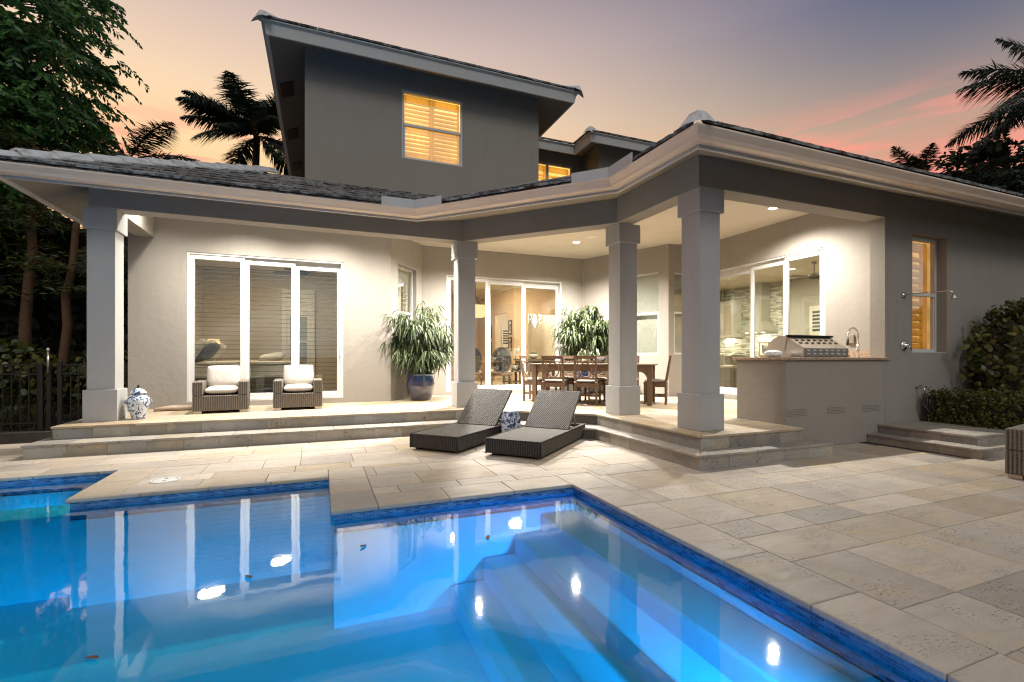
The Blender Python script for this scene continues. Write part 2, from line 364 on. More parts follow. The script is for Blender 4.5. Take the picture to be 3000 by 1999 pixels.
# ------------------------------------------------------------------ mesh helpers
class MB:
    def __init__(s): s.v = []; s.f = []
    def add(s, vs, fs):
        o = len(s.v); s.v += [tuple(p) for p in vs]; s.f += [tuple(i + o for i in f) for f in fs]; return s
    def hexa(s, p):  # 8 points: bottom ring 0-3 counter-clockwise, top ring 4-7
        return s.add(p, [(3, 2, 1, 0), (4, 5, 6, 7), (0, 1, 5, 4), (1, 2, 6, 5), (2, 3, 7, 6), (3, 0, 4, 7)])
    def box(s, x0, x1, y0, y1, z0, z1):
        return s.hexa([(x0, y0, z0), (x1, y0, z0), (x1, y1, z0), (x0, y1, z0), (x0, y0, z1), (x1, y0, z1), (x1, y1, z1), (x0, y1, z1)])
    def chamfer(s, x0, x1, y0, y1, z0, z1, c=.006):
        v = [(x0, y0, z0), (x1, y0, z0), (x1, y1, z0), (x0, y1, z0), (x0, y0, z1 - c), (x1, y0, z1 - c), (x1, y1, z1 - c), (x0, y1, z1 - c),
             (x0 + c, y0 + c, z1), (x1 - c, y0 + c, z1), (x1 - c, y1 - c, z1), (x0 + c, y1 - c, z1)]
        f = [(8, 9, 10, 11)]
        for i in range(4):
            j = (i + 1) % 4; f += [(i, j, j + 4, i + 4), (i + 4, j + 4, j + 8, i + 8)]
        return s.add(v, f)
    def fbox(s, fr, a0, a1, d0, d1, z0, z1):
        P = fr.pt
        return s.hexa([P(a0, d0, z0), P(a1, d0, z0), P(a1, d1, z0), P(a0, d1, z0), P(a0, d0, z1), P(a1, d0, z1), P(a1, d1, z1), P(a0, d1, z1)])
    def prism(s, poly, z0, z1):
        n = len(poly)
        vs = [(x, y, z0) for x, y in poly] + [(x, y, z1) for x, y in poly]
        fs = [tuple(range(n - 1, -1, -1)), tuple(range(n, 2 * n))] + [(i, (i + 1) % n, (i + 1) % n + n, i + n) for i in range(n)]
        return s.add(vs, fs)
    def bar(s, a, b, w, h, up=(0, 0, 1)):
        a = Vector(a); b = Vector(b); d = (b - a).normalized(); u = Vector(up)
        if abs(d.dot(u)) > .98: u = Vector((0, 1, 0))
        r = d.cross(u).normalized() * w / 2; u = r.cross(d).normalized() * h / 2
        return s.hexa([a - r - u, a + r - u, b + r - u, b - r - u, a - r + u, a + r + u, b + r + u, b - r + u])
    def tube(s, pts, rad, n=8, caps=True):
        pts = [Vector(p) for p in pts]; m = len(pts); rr = rad if isinstance(rad, (list, tuple)) else [rad] * m
        vs = []; prev = None
        for i, p in enumerate(pts):
            d = (pts[min(i + 1, m - 1)] - pts[max(i - 1, 0)])
            d = d.normalized() if d.length > 1e-9 else Vector((0, 0, 1))
            if prev is None:
                u = Vector((0, 0, 1)) if abs(d.z) < .9 else Vector((1, 0, 0))
            else: u = prev
            a = d.cross(u).normalized(); b = a.cross(d).normalized(); prev = b
            for k in range(n):
                t = 2 * PI * k / n; vs.append(p + (a * math.cos(t) + b * math.sin(t)) * rr[i])
        fs = [(i * n + k, i * n + (k + 1) % n, (i + 1) * n + (k + 1) % n, (i + 1) * n + k) for i in range(m - 1) for k in range(n)]
        if caps: fs += [tuple(range(n - 1, -1, -1)), tuple((m - 1) * n + k for k in range(n))]
        return s.add(vs, fs)
    def lathe(s, prof, n=24, c=(0, 0, 0), wob=0.0, lobes=0, cap=True):
        vs = []
        for r, z in prof:
            for k in range(n):
                t = 2 * PI * k / n; q = r * (1 + (wob * math.cos(lobes * t) if lobes else 0))
                vs.append((c[0] + q * math.cos(t), c[1] + q * math.sin(t), c[2] + z))
        m = len(prof)
        fs = [(i * n + k, i * n + (k + 1) % n, (i + 1) * n + (k + 1) % n, (i + 1) * n + k) for i in range(m - 1) for k in range(n)]
        if cap and prof[0][0] > 1e-4: fs.append(tuple(range(n - 1, -1, -1)))
        if cap and prof[-1][0] > 1e-4: fs.append(tuple((m - 1) * n + k for k in range(n)))
        return s.add(vs, fs)
    def build(s, name, mat, parent=None, loc=None, rot=None, smooth=False, bevel=0.0, seg=2, subsurf=0):
        me = bpy.data.meshes.new(name); me.from_pydata(s.v, [], s.f); me.update()
        bm = bmesh.new(); bm.from_mesh(me); bmesh.ops.remove_doubles(bm, verts=bm.verts, dist=1e-5)
        bmesh.ops.recalc_face_normals(bm, faces=bm.faces); bm.to_mesh(me); bm.free()
        return link(name, me, mat, parent, loc, rot, smooth, bevel, seg, subsurf)
    def raw(s, name, mat, parent=None, loc=None, rot=None):   # leaf soup: no merging
        me = bpy.data.meshes.new(name); me.from_pydata(s.v, [], s.f); me.update()
        return link(name, me, mat, parent, loc, rot)
def link(name, me, mat, parent=None, loc=None, rot=None, smooth=False, bevel=0., seg=2, subsurf=0):
    o = bpy.data.objects.new(name, me); COL.objects.link(o)
    if mat and not me.materials: me.materials.append(M[mat])
    if parent: o.parent = parent
    if loc: o.location = loc
    if rot: o.rotation_euler = rot
    if smooth: me.polygons.foreach_set('use_smooth', [True] * len(me.polygons))
    if bevel:
        b = o.modifiers.new('bevel', 'BEVEL'); b.width = bevel; b.segments = seg; b.limit_method = 'ANGLE'; b.angle_limit = R(35)
    if subsurf:
        q = o.modifiers.new('sub', 'SUBSURF'); q.levels = subsurf; q.render_levels = subsurf
    return o
def tag(o, label=None, cat=None, group=None, kind=None):
    if label: o['label'] = label
    if cat: o['category'] = cat
    if group: o['group'] = group
    if kind: o['kind'] = kind
    return o
def thing(name, label, cat, loc=(0, 0, 0), rz=0.0, group=None):
    o = bpy.data.objects.new(name, None); COL.objects.link(o); o.location = loc; o.rotation_euler = (0, 0, rz); o.empty_display_size = .1
    return tag(o, label, cat, group)
def copy_tree(o, parent=None):
    c = o.copy(); COL.objects.link(c); c.parent = parent
    for ch in list(o.children): copy_tree(ch, c)
    return c
class Frame:
    def __init__(s, p0, p1, up=0.0):
        s.o = Vector((p0[0], p0[1], 0)); d = Vector((p1[0] - p0[0], p1[1] - p0[1], 0)); s.len = d.length; s.d = d.normalized(); s.n = Vector((-s.d.y, s.d.x, 0))
    def pt(s, a, dp, z): q = s.o + s.d * a + s.n * dp; return (q.x, q.y, z)
    def s_at(s, x, y): return (Vector((x, y, 0)) - s.o).dot(s.d)
def wall(name, p0, p1, z0, z1, th, holes, mat, parent):
    fr = Frame(p0, p1); mb = MB()
    cuts = sorted({0.002, fr.len - .002, *[h[0] for h in holes], *[h[1] for h in holes]})
    for a, b in zip(cuts, cuts[1:]):
        if b - a < 1e-4: continue
        mid = (a + b) / 2; hs = sorted([(h[2], h[3]) for h in holes if h[0] < mid < h[1]]); z = z0
        for lo, hi in hs:
            if lo > z + 1e-4: mb.fbox(fr, a, b, 0, th, z, lo)
            z = hi
        if z < z1 - 1e-4: mb.fbox(fr, a, b, 0, th, z, z1)
    return mb.build(name, mat, parent), fr
def offset_line(pts, o):
    """polyline moved o metres to its right-hand (outer) side, mitred"""
    out = []; n = len(pts)
    for i, p in enumerate(pts):
        p = Vector(p)
        nn = []
        for a, b in ((i - 1, i), (i, i + 1)):
            if a < 0 or b >= n: continue
            d = (Vector(pts[b]) - Vector(pts[a])).normalized(); nn.append(Vector((d.y, -d.x)))
        if len(nn) == 1: q = p + nn[0] * o
        else:
            m = (nn[0] + nn[1]).normalized(); q = p + m * (o / max(.2, m.dot(nn[0])))
        out.append((q.x, q.y))
    return out
def sweep(prof, line, closed=True):
    """profile of (outward offset, z) swept along a polyline"""
    mb = MB(); rings = [offset_line(line, o) for o, z in prof]; k = len(prof); n = len(line)
    vs = [(rings[j][i][0], rings[j][i][1], prof[j][1]) for i in range(n) for j in range(k)]
    fs = [(i * k + j, i * k + (j + 1) % k, (i + 1) * k + (j + 1) % k, (i + 1) * k + j) for i in range(n - 1) for j in range(k if closed else k - 1)]
    if closed: fs += [tuple(range(k)), tuple((n - 1) * k + j for j in range(k - 1, -1, -1))]
    return mb.add(vs, fs)
def rect_minus(r, holes):
    rs = [r]
    for h in holes:
        nx = []
        for a in rs:
            x0, x1, y0, y1 = a; hx0, hx1, hy0, hy1 = h
            if hx1 <= x0 or hx0 >= x1 or hy1 <= y0 or hy0 >= y1: nx.append(a); continue
            if hy0 > y0: nx.append((x0, x1, y0, hy0))
            if hy1 < y1: nx.append((x0, x1, hy1, y1))
            m0, m1 = max(y0, hy0), min(y1, hy1)
            if hx0 > x0: nx.append((x0, hx0, m0, m1))
            if hx1 < x1: nx.append((hx1, x1, m0, m1))
        rs = nx
    return rs
def in_view(x, y, z, pad=.04):
    rx = x * math.cos(YAW) - y * math.sin(YAW); d = x * math.sin(YAW) + y * math.cos(YAW)
    if d < .3: return False
    u = .5 + 1398 / 3000 * rx / d; v = (1045 - 1398 * (z - CAMZ) / d) / 1999
    return -pad < u < 1 + pad and -pad < v < 1 + pad
def inside(p, poly):
    x, y = p; c = False; n = len(poly)
    for i in range(n):
        x0, y0 = poly[i]; x1, y1 = poly[(i + 1) % n]
        if (y0 > y) != (y1 > y) and x < (x1 - x0) * (y - y0) / (y1 - y0) + x0: c = not c
    return c
def lamp(name, kind, loc, energy, color, parent=None, size=.1, rot=None, spot=None, blend=.6, spread=None):
    d = bpy.data.lights.new(name, kind); d.energy = energy; d.color = color
    if kind == 'AREA': d.shape = 'DISK'; d.size = size
    elif kind in ('POINT', 'SPOT'): d.shadow_soft_size = size
    if spot: d.spot_size = spot; d.spot_blend = blend
    if spread: d.spread = spread
    o = bpy.data.objects.new(name, d); COL.objects.link(o); o.location = loc
    if rot: o.rotation_euler = rot
    if parent: o.parent = parent
    return o

# ------------------------------------------------------------------ key dimensions (metres, house axes)
P, S = .347, .173                      # patio level, lower step level
ZW = -.075                             # water level
POOL = [(-9.0, -2.13, .55, 6.77), (-2.13, .10, .55, 5.54), (.10, 2.40, .55, 4.30)]
PEDGE = [(-9.0, 6.77), (-2.13, 6.77), (-2.13, 5.54), (.10, 5.54), (.10, 4.30), (2.40, 4.30), (2.40, .55)]
UP = [(-3.40, 14.0), (-3.40, 8.30), (2.66, 8.30), (4.22, 6.80), (4.22, 4.46), (5.98, 4.46)]      # patio edge
LOW = [(-3.52, 14.0), (-3.52, 7.88), (2.50, 7.88), (3.98, 6.46), (3.98, 4.23), (6.22, 4.23)]     # lower step edge

# ------------------------------------------------------------------ ground
def ground():
    mb = MB()
    for x0, x1, y0, y1 in rect_minus((-900, 900, -900, 900), [(-9.0, 2.5, .5, 6.8)]):
        mb.add([(x0, y0, -.25), (x1, y0, -.25), (x1, y1, -.25), (x0, y1, -.25)], [(0, 1, 2, 3)])
    tag(mb.build('ground', 'ground_soil'), kind='structure')
ground()

# ------------------------------------------------------------------ pool
def pool():
    sh = MB()
    ZB = -1.0
    # floor and walls
    for x0, x1, y0, y1 in POOL:
        sh.add([(x0, y0, ZB), (x1, y0, ZB), (x1, y1, ZB), (x0, y1, ZB)], [(0, 1, 2, 3)])
    loop = PEDGE + [(-9.0, .55)]
    for i in range(len(loop)):
        (x0, y0), (x1, y1) = loop[i], loop[(i + 1) % len(loop)]
        sh.add([(x0, y0, ZB), (x1, y1, ZB), (x1, y1, -.19), (x0, y0, -.19)], [(0, 1, 2, 3)])
    p = tag(sh.build('pool', 'pool_plaster'), kind='structure')
    # steps down from the right-hand edge, running towards the camera
    for i, (x0, zt) in enumerate(((2.02, -.26), (1.74, -.42), (1.42, -.60), (1.10, -.80))):
        MB().box(x0, 2.395 - .002 * i, .56 + .002 * i, 4.29 - .002 * i, ZB, zt).build('pool_step', 'pool_plaster', p, bevel=.02)
    # low wall that parts the spa from the pool
    MB().box(-8.99, -2.135, 5.80, 6.22, ZB, -.21).build('spa_wall', 'pool_plaster', p, bevel=.02)
    # waterline mosaic
    mo = MB()
    for i in range(len(loop)):
        (x0, y0), (x1, y1) = loop[i], loop[(i + 1) % len(loop)]
        mo.add([(x0, y0, -.20), (x1, y1, -.20), (x1, y1, -.03), (x0, y0, -.03)], [(0, 1, 2, 3)])
    mo.build('waterline_mosaic', 'mosaic', p)
    # underwater lamps on the near wall and in the left bay
    for x, y, rz, e in ((-2.2, .60, 0, 62), (.2, .60, 0, 52), (-4.6, .60, 0, 70), (-8.9, 3.2, -90, 60)):
        MB().lathe([(.0, .0), (.09, .0), (.10, .012), (.0, .03)], 16).build('pool_light', 'pool_lamp', p, (x, y, -.42), (R(-90), 0, R(rz)))
        dv = Vector((math.sin(-R(rz)), math.cos(R(rz)), -.75))
        lamp('pool_lamp', 'AREA', (x + dv.x * .06, y + dv.y * .06, -.42), e, (.0, .50, 1.0), p, .25, dv.to_track_quat('-Z', 'Y').to_euler(), spread=R(92))
    # small unseen lamp and fixture, added to brighten the step treads
    MB().lathe([(.0, .0), (.05, .0), (.055, .012), (.0, .03)], 16).build('pool_light', 'pool_lamp', p, (1.9, .555, -.17), (R(-90), 0, 0))
    lamp('pool_lamp', 'AREA', (1.9, .60, -.15), 15, (.0, .40, 1.0), p, .08, (R(82), 0, 0), spread=R(50))
    # unseen fixture at the spa's left end; separate lamp added to brighten the spa
    MB().lathe([(.0, .0), (.07, .0), (.08, .012), (.0, .03)], 16).build('pool_light', 'pool_lamp', p, (-8.9, 6.5, -.45), (R(90), 0, R(90)))
    lamp('pool_lamp', 'AREA', (-2.9, 6.27, -.40), 3, (.0, .42, .8), p, .2, (R(70), 0, 0), spread=R(150))
    w = MB()
    for x0, x1, y0, y1 in POOL: w.add([(x0, y0, ZW), (x1, y0, ZW), (x1, y1, ZW), (x0, y1, ZW)], [(0, 1, 2, 3)])
    tag(w.raw('water', 'water'), kind='structure')
    return p
pool_o = pool()

# ------------------------------------------------------------------ deck pavers
def deck():
    base = MB()
    hole = [(a - .02, b + .02, c - .02, d + .02) for a, b, c, d in POOL]
    for x0, x1, y0, y1 in rect_minus((-9, 14, -3, 9.2), hole): base.box(x0, x1, y0, y1, -.2, -.010)
    d = tag(base.build('pool_deck', 'grout'), kind='structure')
    # coping stones round the pool
    hw = .36
    far = []
    def stone(x0, x1, y0, y1, far_ok=True):
        g = .002
        mb = MB().box(-(x1 - x0) / 2 + g, (x1 - x0) / 2 - g, -(y1 - y0) / 2 + g, (y1 - y0) / 2 - g, -.036, 0)
        mb.build('coping_stone', 'travertine_coping', d, ((x0 + x1) / 2, (y0 + y1) / 2, .002), bevel=.008)
    rnd = random.Random(3)
    def run(a, b, fixed, vert, w0, w1):
        n = max(1, round(abs(b - a) / .61)); st = (b - a) / n
        for i in range(n):
            q0, q1 = sorted((a + st * i, a + st * (i + 1)))
            if vert: stone(w0, w1, q0, q1)
            else: stone(q0, q1, w0, w1)
    o = .028
    run(-5.2, -2.13 + hw, 0, False, 6.77 - o, 6.77 + hw)
    run(5.54 + .0, 6.77 - o, 0, True, -2.13 - o, -2.13 + hw)
    run(-2.13 - o, .10 - o, 0, False, 5.54 - o, 5.54)
    run(-2.13 + hw, .10 - o, 0, False, 5.54, 5.54 + hw)
    run(4.30 - o, 5.54 + hw, 0, True, .10 - o, .10 + hw)
    run(.10 + hw, 2.40 - o, 0, False, 4.30 - o, 4.30 + hw)
    run(4.30 + hw, -.6, 0, True, 2.40 - o, 2.40 + hw)
    taken = [(-9, -2.13 + hw, .0, 6.77 + hw), (-2.13, .10 + hw, 0, 5.54 + hw), (.10, 2.40 + hw, -.6, 4.30 + hw)]
    # rows of travertine
    rnd = random.Random(11); shared = {}; cells = []
    y = -1.2; k = 0
    while y < 9.0:
        h = (.405, .61, .405, .305, .61)[k % 5] if y < 4.4 else (.405, .51, .405)[k % 3]
        x = -8.0 + rnd.uniform(0, .6)
        while x < 13:
            wd = rnd.choice((.61, .61, .405, .815, .815, .915))
            cells.append((x, x + wd, y, y + h)); x += wd
        y += h; k += 1
    n = 0; rest = MB(); cand = []
    for c in cells:
        for x0, x1, y0, y1 in rect_minus(c, taken):
            if x1 - x0 < .03 or y1 - y0 < .03: continue
            cx, cyy = (x0 + x1) / 2, (y0 + y1) / 2
            if inside((cx, cyy), LOW + [(6.22, 14)]) and inside((x0, y0), LOW + [(6.22, 14)]) and inside((x1, y0), LOW + [(6.22, 14)]): continue
            if cyy > 4.9 and cx > 6.3: continue
            if cx > 7.95 and 3.6 < cyy: continue
            vis = any(in_view(a, b, 0, .02) for a in (x0, x1, cx) for b in (y0, y1, cyy))
            dist = cx * cx + cyy * cyy
            cand.append((0 if vis else 1, dist, x0, x1, y0, y1))
    cand.sort()
    for i, (nv, _, x0, x1, y0, y1) in enumerate(cand):
        L_, W_ = round(x1 - x0, 3), round(y1 - y0, 3); g = .002
        dz = rnd.uniform(-.0012, .0012)
        if nv == 0 and i < 300:
            if (L_, W_) not in shared:
                me = bpy.data.meshes.new('paver'); mb = MB().chamfer(-L_ / 2 + g, L_ / 2 - g, -W_ / 2 + g, W_ / 2 - g, -.03, 0, .004)
                me.from_pydata(mb.v, [], mb.f); me.materials.append(M['travertine']); shared[(L_, W_)] = me
            o_ = link('paver', shared[(L_, W_)], None, d, ((x0 + x1) / 2, (y0 + y1) / 2, dz))
        else:
            rest.chamfer(x0 + g, x1 - g, y0 + g, y1 - g, -.03, dz, .004)
    if rest.v: tag(rest.raw('outer_pavers', 'travertine', d), kind='stuff')
    # round skimmer lid let into the coping
    t = thing('skimmer_lid', 'round pale plastic skimmer lid set flush in the pool deck', 'skimmer lid', (-1.52, 6.0, .003))
    MB().lathe([(0, .004), (.105, .004), (.108, .0)], 32).build('lid', 'white_plastic', t)
    MB().lathe([(.113, .0), (.113, .006), (.132, .006), (.134, .0)], 32, cap=False).build('rim', 'white_plastic', t)
    for a in (-.045, .045): MB().box(-.014, .014, a - .006, a + .006, .0042, .0065).build('finger_slot', 'black_plastic', t)
deck()

# ------------------------------------------------------------------ patio and its steps
def patio():
    back = [(-3.40, 14.0), (-3.40, 8.33), (2.647, 8.33), (4.25, 6.787), (4.25, 4.49), (5.98, 4.49), (5.98, 5.2), (9.0, 5.2), (9.0, 14.0)]
    p = tag(MB().prism(back[::-1], -.2, P - .034).build('patio', 'grout'), kind='structure')
    MB().prism([(-3.50, 13.9), (-3.50, 7.91), (2.49, 7.91), (4.01, 6.448), (4.01, 4.26), (6.19, 4.26), (6.19, 4.7), (5.0, 5.0), (3.5, 9.0), (-3.0, 13.9)][::-1], -.2, S - .032).build('step_core', 'grout', p)
    rnd = random.Random(5); shared = {}
    def key_mesh(kind, L_, W_, H_, mat):
        k = (kind, round(L_, 3), round(W_, 3))
        if k not in shared:
            me = bpy.data.meshes.new(kind); g = .0015
            mb = MB().chamfer(-L_ / 2 + g, L_ / 2 - g, -W_ / 2, W_ / 2, -H_, 0, .007)
            me.from_pydata(mb.v, [], mb.f); me.materials.append(M[mat]); shared[k] = me
        return shared[k]
    # nosing slabs and riser stones along both edges
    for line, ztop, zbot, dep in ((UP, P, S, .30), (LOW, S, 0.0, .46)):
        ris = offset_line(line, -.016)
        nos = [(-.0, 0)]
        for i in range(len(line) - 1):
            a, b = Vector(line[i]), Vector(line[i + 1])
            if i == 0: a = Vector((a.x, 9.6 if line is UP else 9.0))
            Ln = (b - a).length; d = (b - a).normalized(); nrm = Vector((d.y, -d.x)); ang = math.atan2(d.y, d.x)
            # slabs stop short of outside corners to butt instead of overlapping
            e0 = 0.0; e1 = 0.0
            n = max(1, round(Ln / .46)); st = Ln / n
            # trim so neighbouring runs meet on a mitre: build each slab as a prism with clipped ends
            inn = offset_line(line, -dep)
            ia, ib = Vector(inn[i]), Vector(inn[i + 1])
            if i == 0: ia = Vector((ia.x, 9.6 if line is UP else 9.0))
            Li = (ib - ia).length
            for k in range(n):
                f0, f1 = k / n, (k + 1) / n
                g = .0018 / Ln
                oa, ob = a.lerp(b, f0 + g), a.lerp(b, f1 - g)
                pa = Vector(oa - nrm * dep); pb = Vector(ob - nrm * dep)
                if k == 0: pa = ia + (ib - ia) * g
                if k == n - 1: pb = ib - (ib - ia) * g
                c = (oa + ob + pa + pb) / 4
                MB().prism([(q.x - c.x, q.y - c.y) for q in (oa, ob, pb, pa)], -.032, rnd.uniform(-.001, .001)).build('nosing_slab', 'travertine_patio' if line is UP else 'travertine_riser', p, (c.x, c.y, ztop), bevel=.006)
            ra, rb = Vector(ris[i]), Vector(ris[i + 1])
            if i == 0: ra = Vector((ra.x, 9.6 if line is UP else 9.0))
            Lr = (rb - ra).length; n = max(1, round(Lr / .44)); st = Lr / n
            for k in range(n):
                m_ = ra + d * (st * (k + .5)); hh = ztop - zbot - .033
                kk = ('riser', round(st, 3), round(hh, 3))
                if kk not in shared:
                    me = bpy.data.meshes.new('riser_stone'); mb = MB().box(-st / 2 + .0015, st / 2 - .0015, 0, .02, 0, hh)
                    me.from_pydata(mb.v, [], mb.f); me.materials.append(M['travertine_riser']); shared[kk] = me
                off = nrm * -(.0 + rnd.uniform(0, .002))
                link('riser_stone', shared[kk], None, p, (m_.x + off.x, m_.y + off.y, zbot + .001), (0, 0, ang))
    # patio floor tiles in diagonal-free rows
    field = offset_line(UP, -.302)
    fpoly = [(field[0][0], 11.55)] + field[1:] + [(5.98, 5.6), (8.5, 5.6), (8.5, 9.1), (7.70, 9.1), (6.70, 11.55)]
    def clip(poly, x0, x1, y0, y1):
        for ax, lim, sgn in ((0, x0, 1), (0, x1, -1), (1, y0, 1), (1, y1, -1)):
            out = []
            for i in range(len(poly)):
                a, b = poly[i], poly[(i + 1) % len(poly)]
                ia, ib = (a[ax] - lim) * sgn >= 0, (b[ax] - lim) * sgn >= 0
                if ia: out.append(a)
                if ia != ib:
                    t = (lim - a[ax]) / (b[ax] - a[ax]); out.append((a[0] + (b[0] - a[0]) * t, a[1] + (b[1] - a[1]) * t))
            poly = out
            if len(poly) < 3: return None
        return poly
    y = 4.6; k = 0; cnt = 0; rest = MB()
    while y < 11.6:
        x = -3.4 + (k % 3) * -.21
        h = .405 if k % 3 else .61
        while x < 8.6:
            w = rnd.choice((.61, .61, .405, .815)); g = .0018
            q = clip(fpoly, x + g, x + w - g, y + g, y + h - g)
            if q:
                cx = sum(a for a, b in q) / len(q); cyy = sum(b for a, b in q) / len(q)
                if in_view(cx, cyy, P, .02) and cnt < 300:
                    MB().prism([(a - cx, b - cyy) for a, b in q], -.03, rnd.uniform(-.0008, .0008)).build('floor_tile', 'travertine_patio', p, (cx, cyy, P)); cnt += 1
                else: rest.prism(q, P - .03, P)
            x += w
        y += h; k += 1
    if rest.v: tag(rest.raw('floor_tiles', 'travertine_patio', p), kind='stuff')
patio()

# right-hand garden steps up to the side door path
def side_steps():
    s = tag(MB().box(7.74, 13, 3.42, 4.73, -.2, .097).build('side_steps', 'grout'), kind='structure')
    MB().box(8.00, 13, 3.58, 4.73, .097, .225).build('step_core', 'grout', s)
    rnd = random.Random(2)
    for x0, y0, zt, zb in ((7.70, 3.38, .13, 0), (7.96, 3.54, .26, .13)):
        L1 = 4.735 - y0; n = 3
        for k in range(n):
            a, b = y0 + L1 * k / n, y0 + L1 * (k + 1) / n
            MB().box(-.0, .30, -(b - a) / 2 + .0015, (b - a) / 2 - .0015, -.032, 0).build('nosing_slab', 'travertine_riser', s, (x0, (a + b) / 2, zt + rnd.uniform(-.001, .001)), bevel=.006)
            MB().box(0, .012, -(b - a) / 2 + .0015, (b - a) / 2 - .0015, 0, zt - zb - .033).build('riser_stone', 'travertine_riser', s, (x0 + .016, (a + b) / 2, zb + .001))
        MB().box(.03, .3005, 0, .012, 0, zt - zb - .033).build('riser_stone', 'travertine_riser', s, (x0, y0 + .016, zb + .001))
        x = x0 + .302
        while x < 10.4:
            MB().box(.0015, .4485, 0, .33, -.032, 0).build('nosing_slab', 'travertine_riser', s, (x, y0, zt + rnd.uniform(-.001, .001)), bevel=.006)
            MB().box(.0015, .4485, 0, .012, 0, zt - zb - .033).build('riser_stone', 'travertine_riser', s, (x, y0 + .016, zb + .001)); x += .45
        if zt > .2:
            x = x0 + .302
            while x < 10.4:
                for yy in (y0 + .333, y0 + .333 + .43):
                    MB().box(.002, .598, .002, .426, -.032, 0).build('nosing_slab', 'travertine_riser', s, (x, yy, zt - .0005), bevel=.004)
                x += .60
side_steps()

# ------------------------------------------------------------------ the house
house = thing('house', 'two-storey greige stucco house with covered patio and tiled hip roofs', 'house', (0, 0, 0))
def louvre_mat():
    t = NT('lit_louvre'); t.col((.70, .50, .24)); t.rough(.6)
    tl = t.n('ShaderNodeBsdfTranslucent'); tl.inputs[0].default_value = (1.0, .86, .56, 1); mx = t.n('ShaderNodeMixShader'); mx.inputs[0].default_value = .82
    t.L.new(t.b.outputs[0], mx.inputs[1]); t.L.new(tl.outputs[0], mx.inputs[2]); t.L.new(mx.outputs[0], t.out.inputs[0])
louvre_mat()

def window(fr, s0, s1, z0, z1, mid=None, rec=.08, louvres=None, shade=None, glow=None, mull=None, fw=.045, gx=.25):
    """double-hung window set rec metres into the wall: frame > sill, panes, sash rail, shutter pieces"""
    a = MB(); d0, d1 = rec, rec + .06
    a.fbox(fr, s0 + .002, s0 + fw, d0, d1, z0 + .002, z1 - .002); a.fbox(fr, s1 - fw, s1 - .002, d0, d1, z0 + .002, z1 - .002)
    a.fbox(fr, s0 + fw, s1 - fw, d0, d1, z1 - fw, z1 - .002); a.fbox(fr, s0 + fw, s1 - fw, d0, d1, z0 + .002, z0 + fw)
    if mull:
        for q in mull: a.fbox(fr, q - .035, q + .035, d0, d1, z0 + fw, z1 - fw)
    w = a.build('window', 'white_frame', house, bevel=.004)
    if mid:
        MB().fbox(fr, s0 + fw, s1 - fw, d0 - .012, d1 - .02, mid - .032, mid + .022).build('sash_rail', 'white_frame', w, bevel=.004)
        MB().fbox(fr, s0 + fw + .002, s0 + fw + .032, d0 + .006, d1 - .012, z0 + fw, mid - .032).build('sash_stile', 'white_frame', w)
        MB().fbox(fr, s1 - fw - .032, s1 - fw - .002, d0 + .006, d1 - .012, z0 + fw, mid - .032).build('sash_stile', 'white_frame', w)
    for lo, hi in ((z0 + fw, (mid or z1) - (.033 if mid else fw)), ((mid + .023) if mid else None, z1 - fw)):
        if lo is None: continue
        MB().fbox(fr, s0 + fw, s1 - fw, d0 + .030, d0 + .034, lo, hi).build('pane', 'glass', w)
        if not mid: break
    MB().fbox(fr, s0 + .002, s1 - .002, .012, rec, z0 - .0, z0 + .012).build('sill', 'white_frame', w)
    if louvres:
        n_pan, pitch, mat, tilt, margin = louvres
        wd = (s1 - s0 - 2 * fw) / n_pan
        for k in range(n_pan):
            p0, p1 = s0 + fw + wd * k + .004, s0 + fw + wd * (k + 1) - .004
            st = MB(); dd = d1 + .05
            st.fbox(fr, p0, p0 + margin, dd, dd + .03, z0 + fw, z1 - fw); st.fbox(fr, p1 - margin, p1, dd, dd + .03, z0 + fw, z1 - fw)
            st.fbox(fr, p0 + margin, p1 - margin, dd, dd + .03, z1 - fw - .16, z1 - fw); st.fbox(fr, p0 + margin, p1 - margin, dd, dd + .03, z0 + fw, z0 + fw + .09)
            if mid: st.fbox(fr, p0 + margin, p1 - margin, dd, dd + .03, mid - .05, mid + .05)
            st.build('shutter_frame', mat, w)
            z = z0 + fw + .09 + pitch / 2
            while z < z1 - fw - .16 - pitch * .3:
                if not (mid and abs(z - mid) < .07):
                    h = pitch * .52
                    A = fr.pt(p0 + margin + .003, dd - .0, 0); B = fr.pt(p1 - margin - .003, dd, 0)
                    ca, sa = math.cos(tilt), math.sin(tilt); n = fr.n
                    q = []
                    for (pp, e, t) in ((A, -1, -1), (B, -1, -1), (B, 1, -1), (A, 1, -1), (A, -1, 1), (B, -1, 1), (B, 1, 1), (A, 1, 1)):
                        dz = e * h * ca + t * .004 * sa; dn = .015 + e * h * sa * -1 + t * .004 * ca
                        q.append((pp[0] + n.x * dn, pp[1] + n.y * dn, z + dz))
                    MB().hexa(q).build('louvre', mat, w)
                z += pitch
    if shade: MB().fbox(fr, s0 + .02, s1 - .02, d1 + .05, d1 + .056, z0 + .01, z1 - .01).build('roller_shade', shade, w)
    if glow: MB().fbox(fr, s0 - .1, s1 + gx, .34, .35, z0 - .1, z1 + .1).build('glow_panel', glow, w)  # added emissive panel, stands in for the lit room behind the shutters
    return w

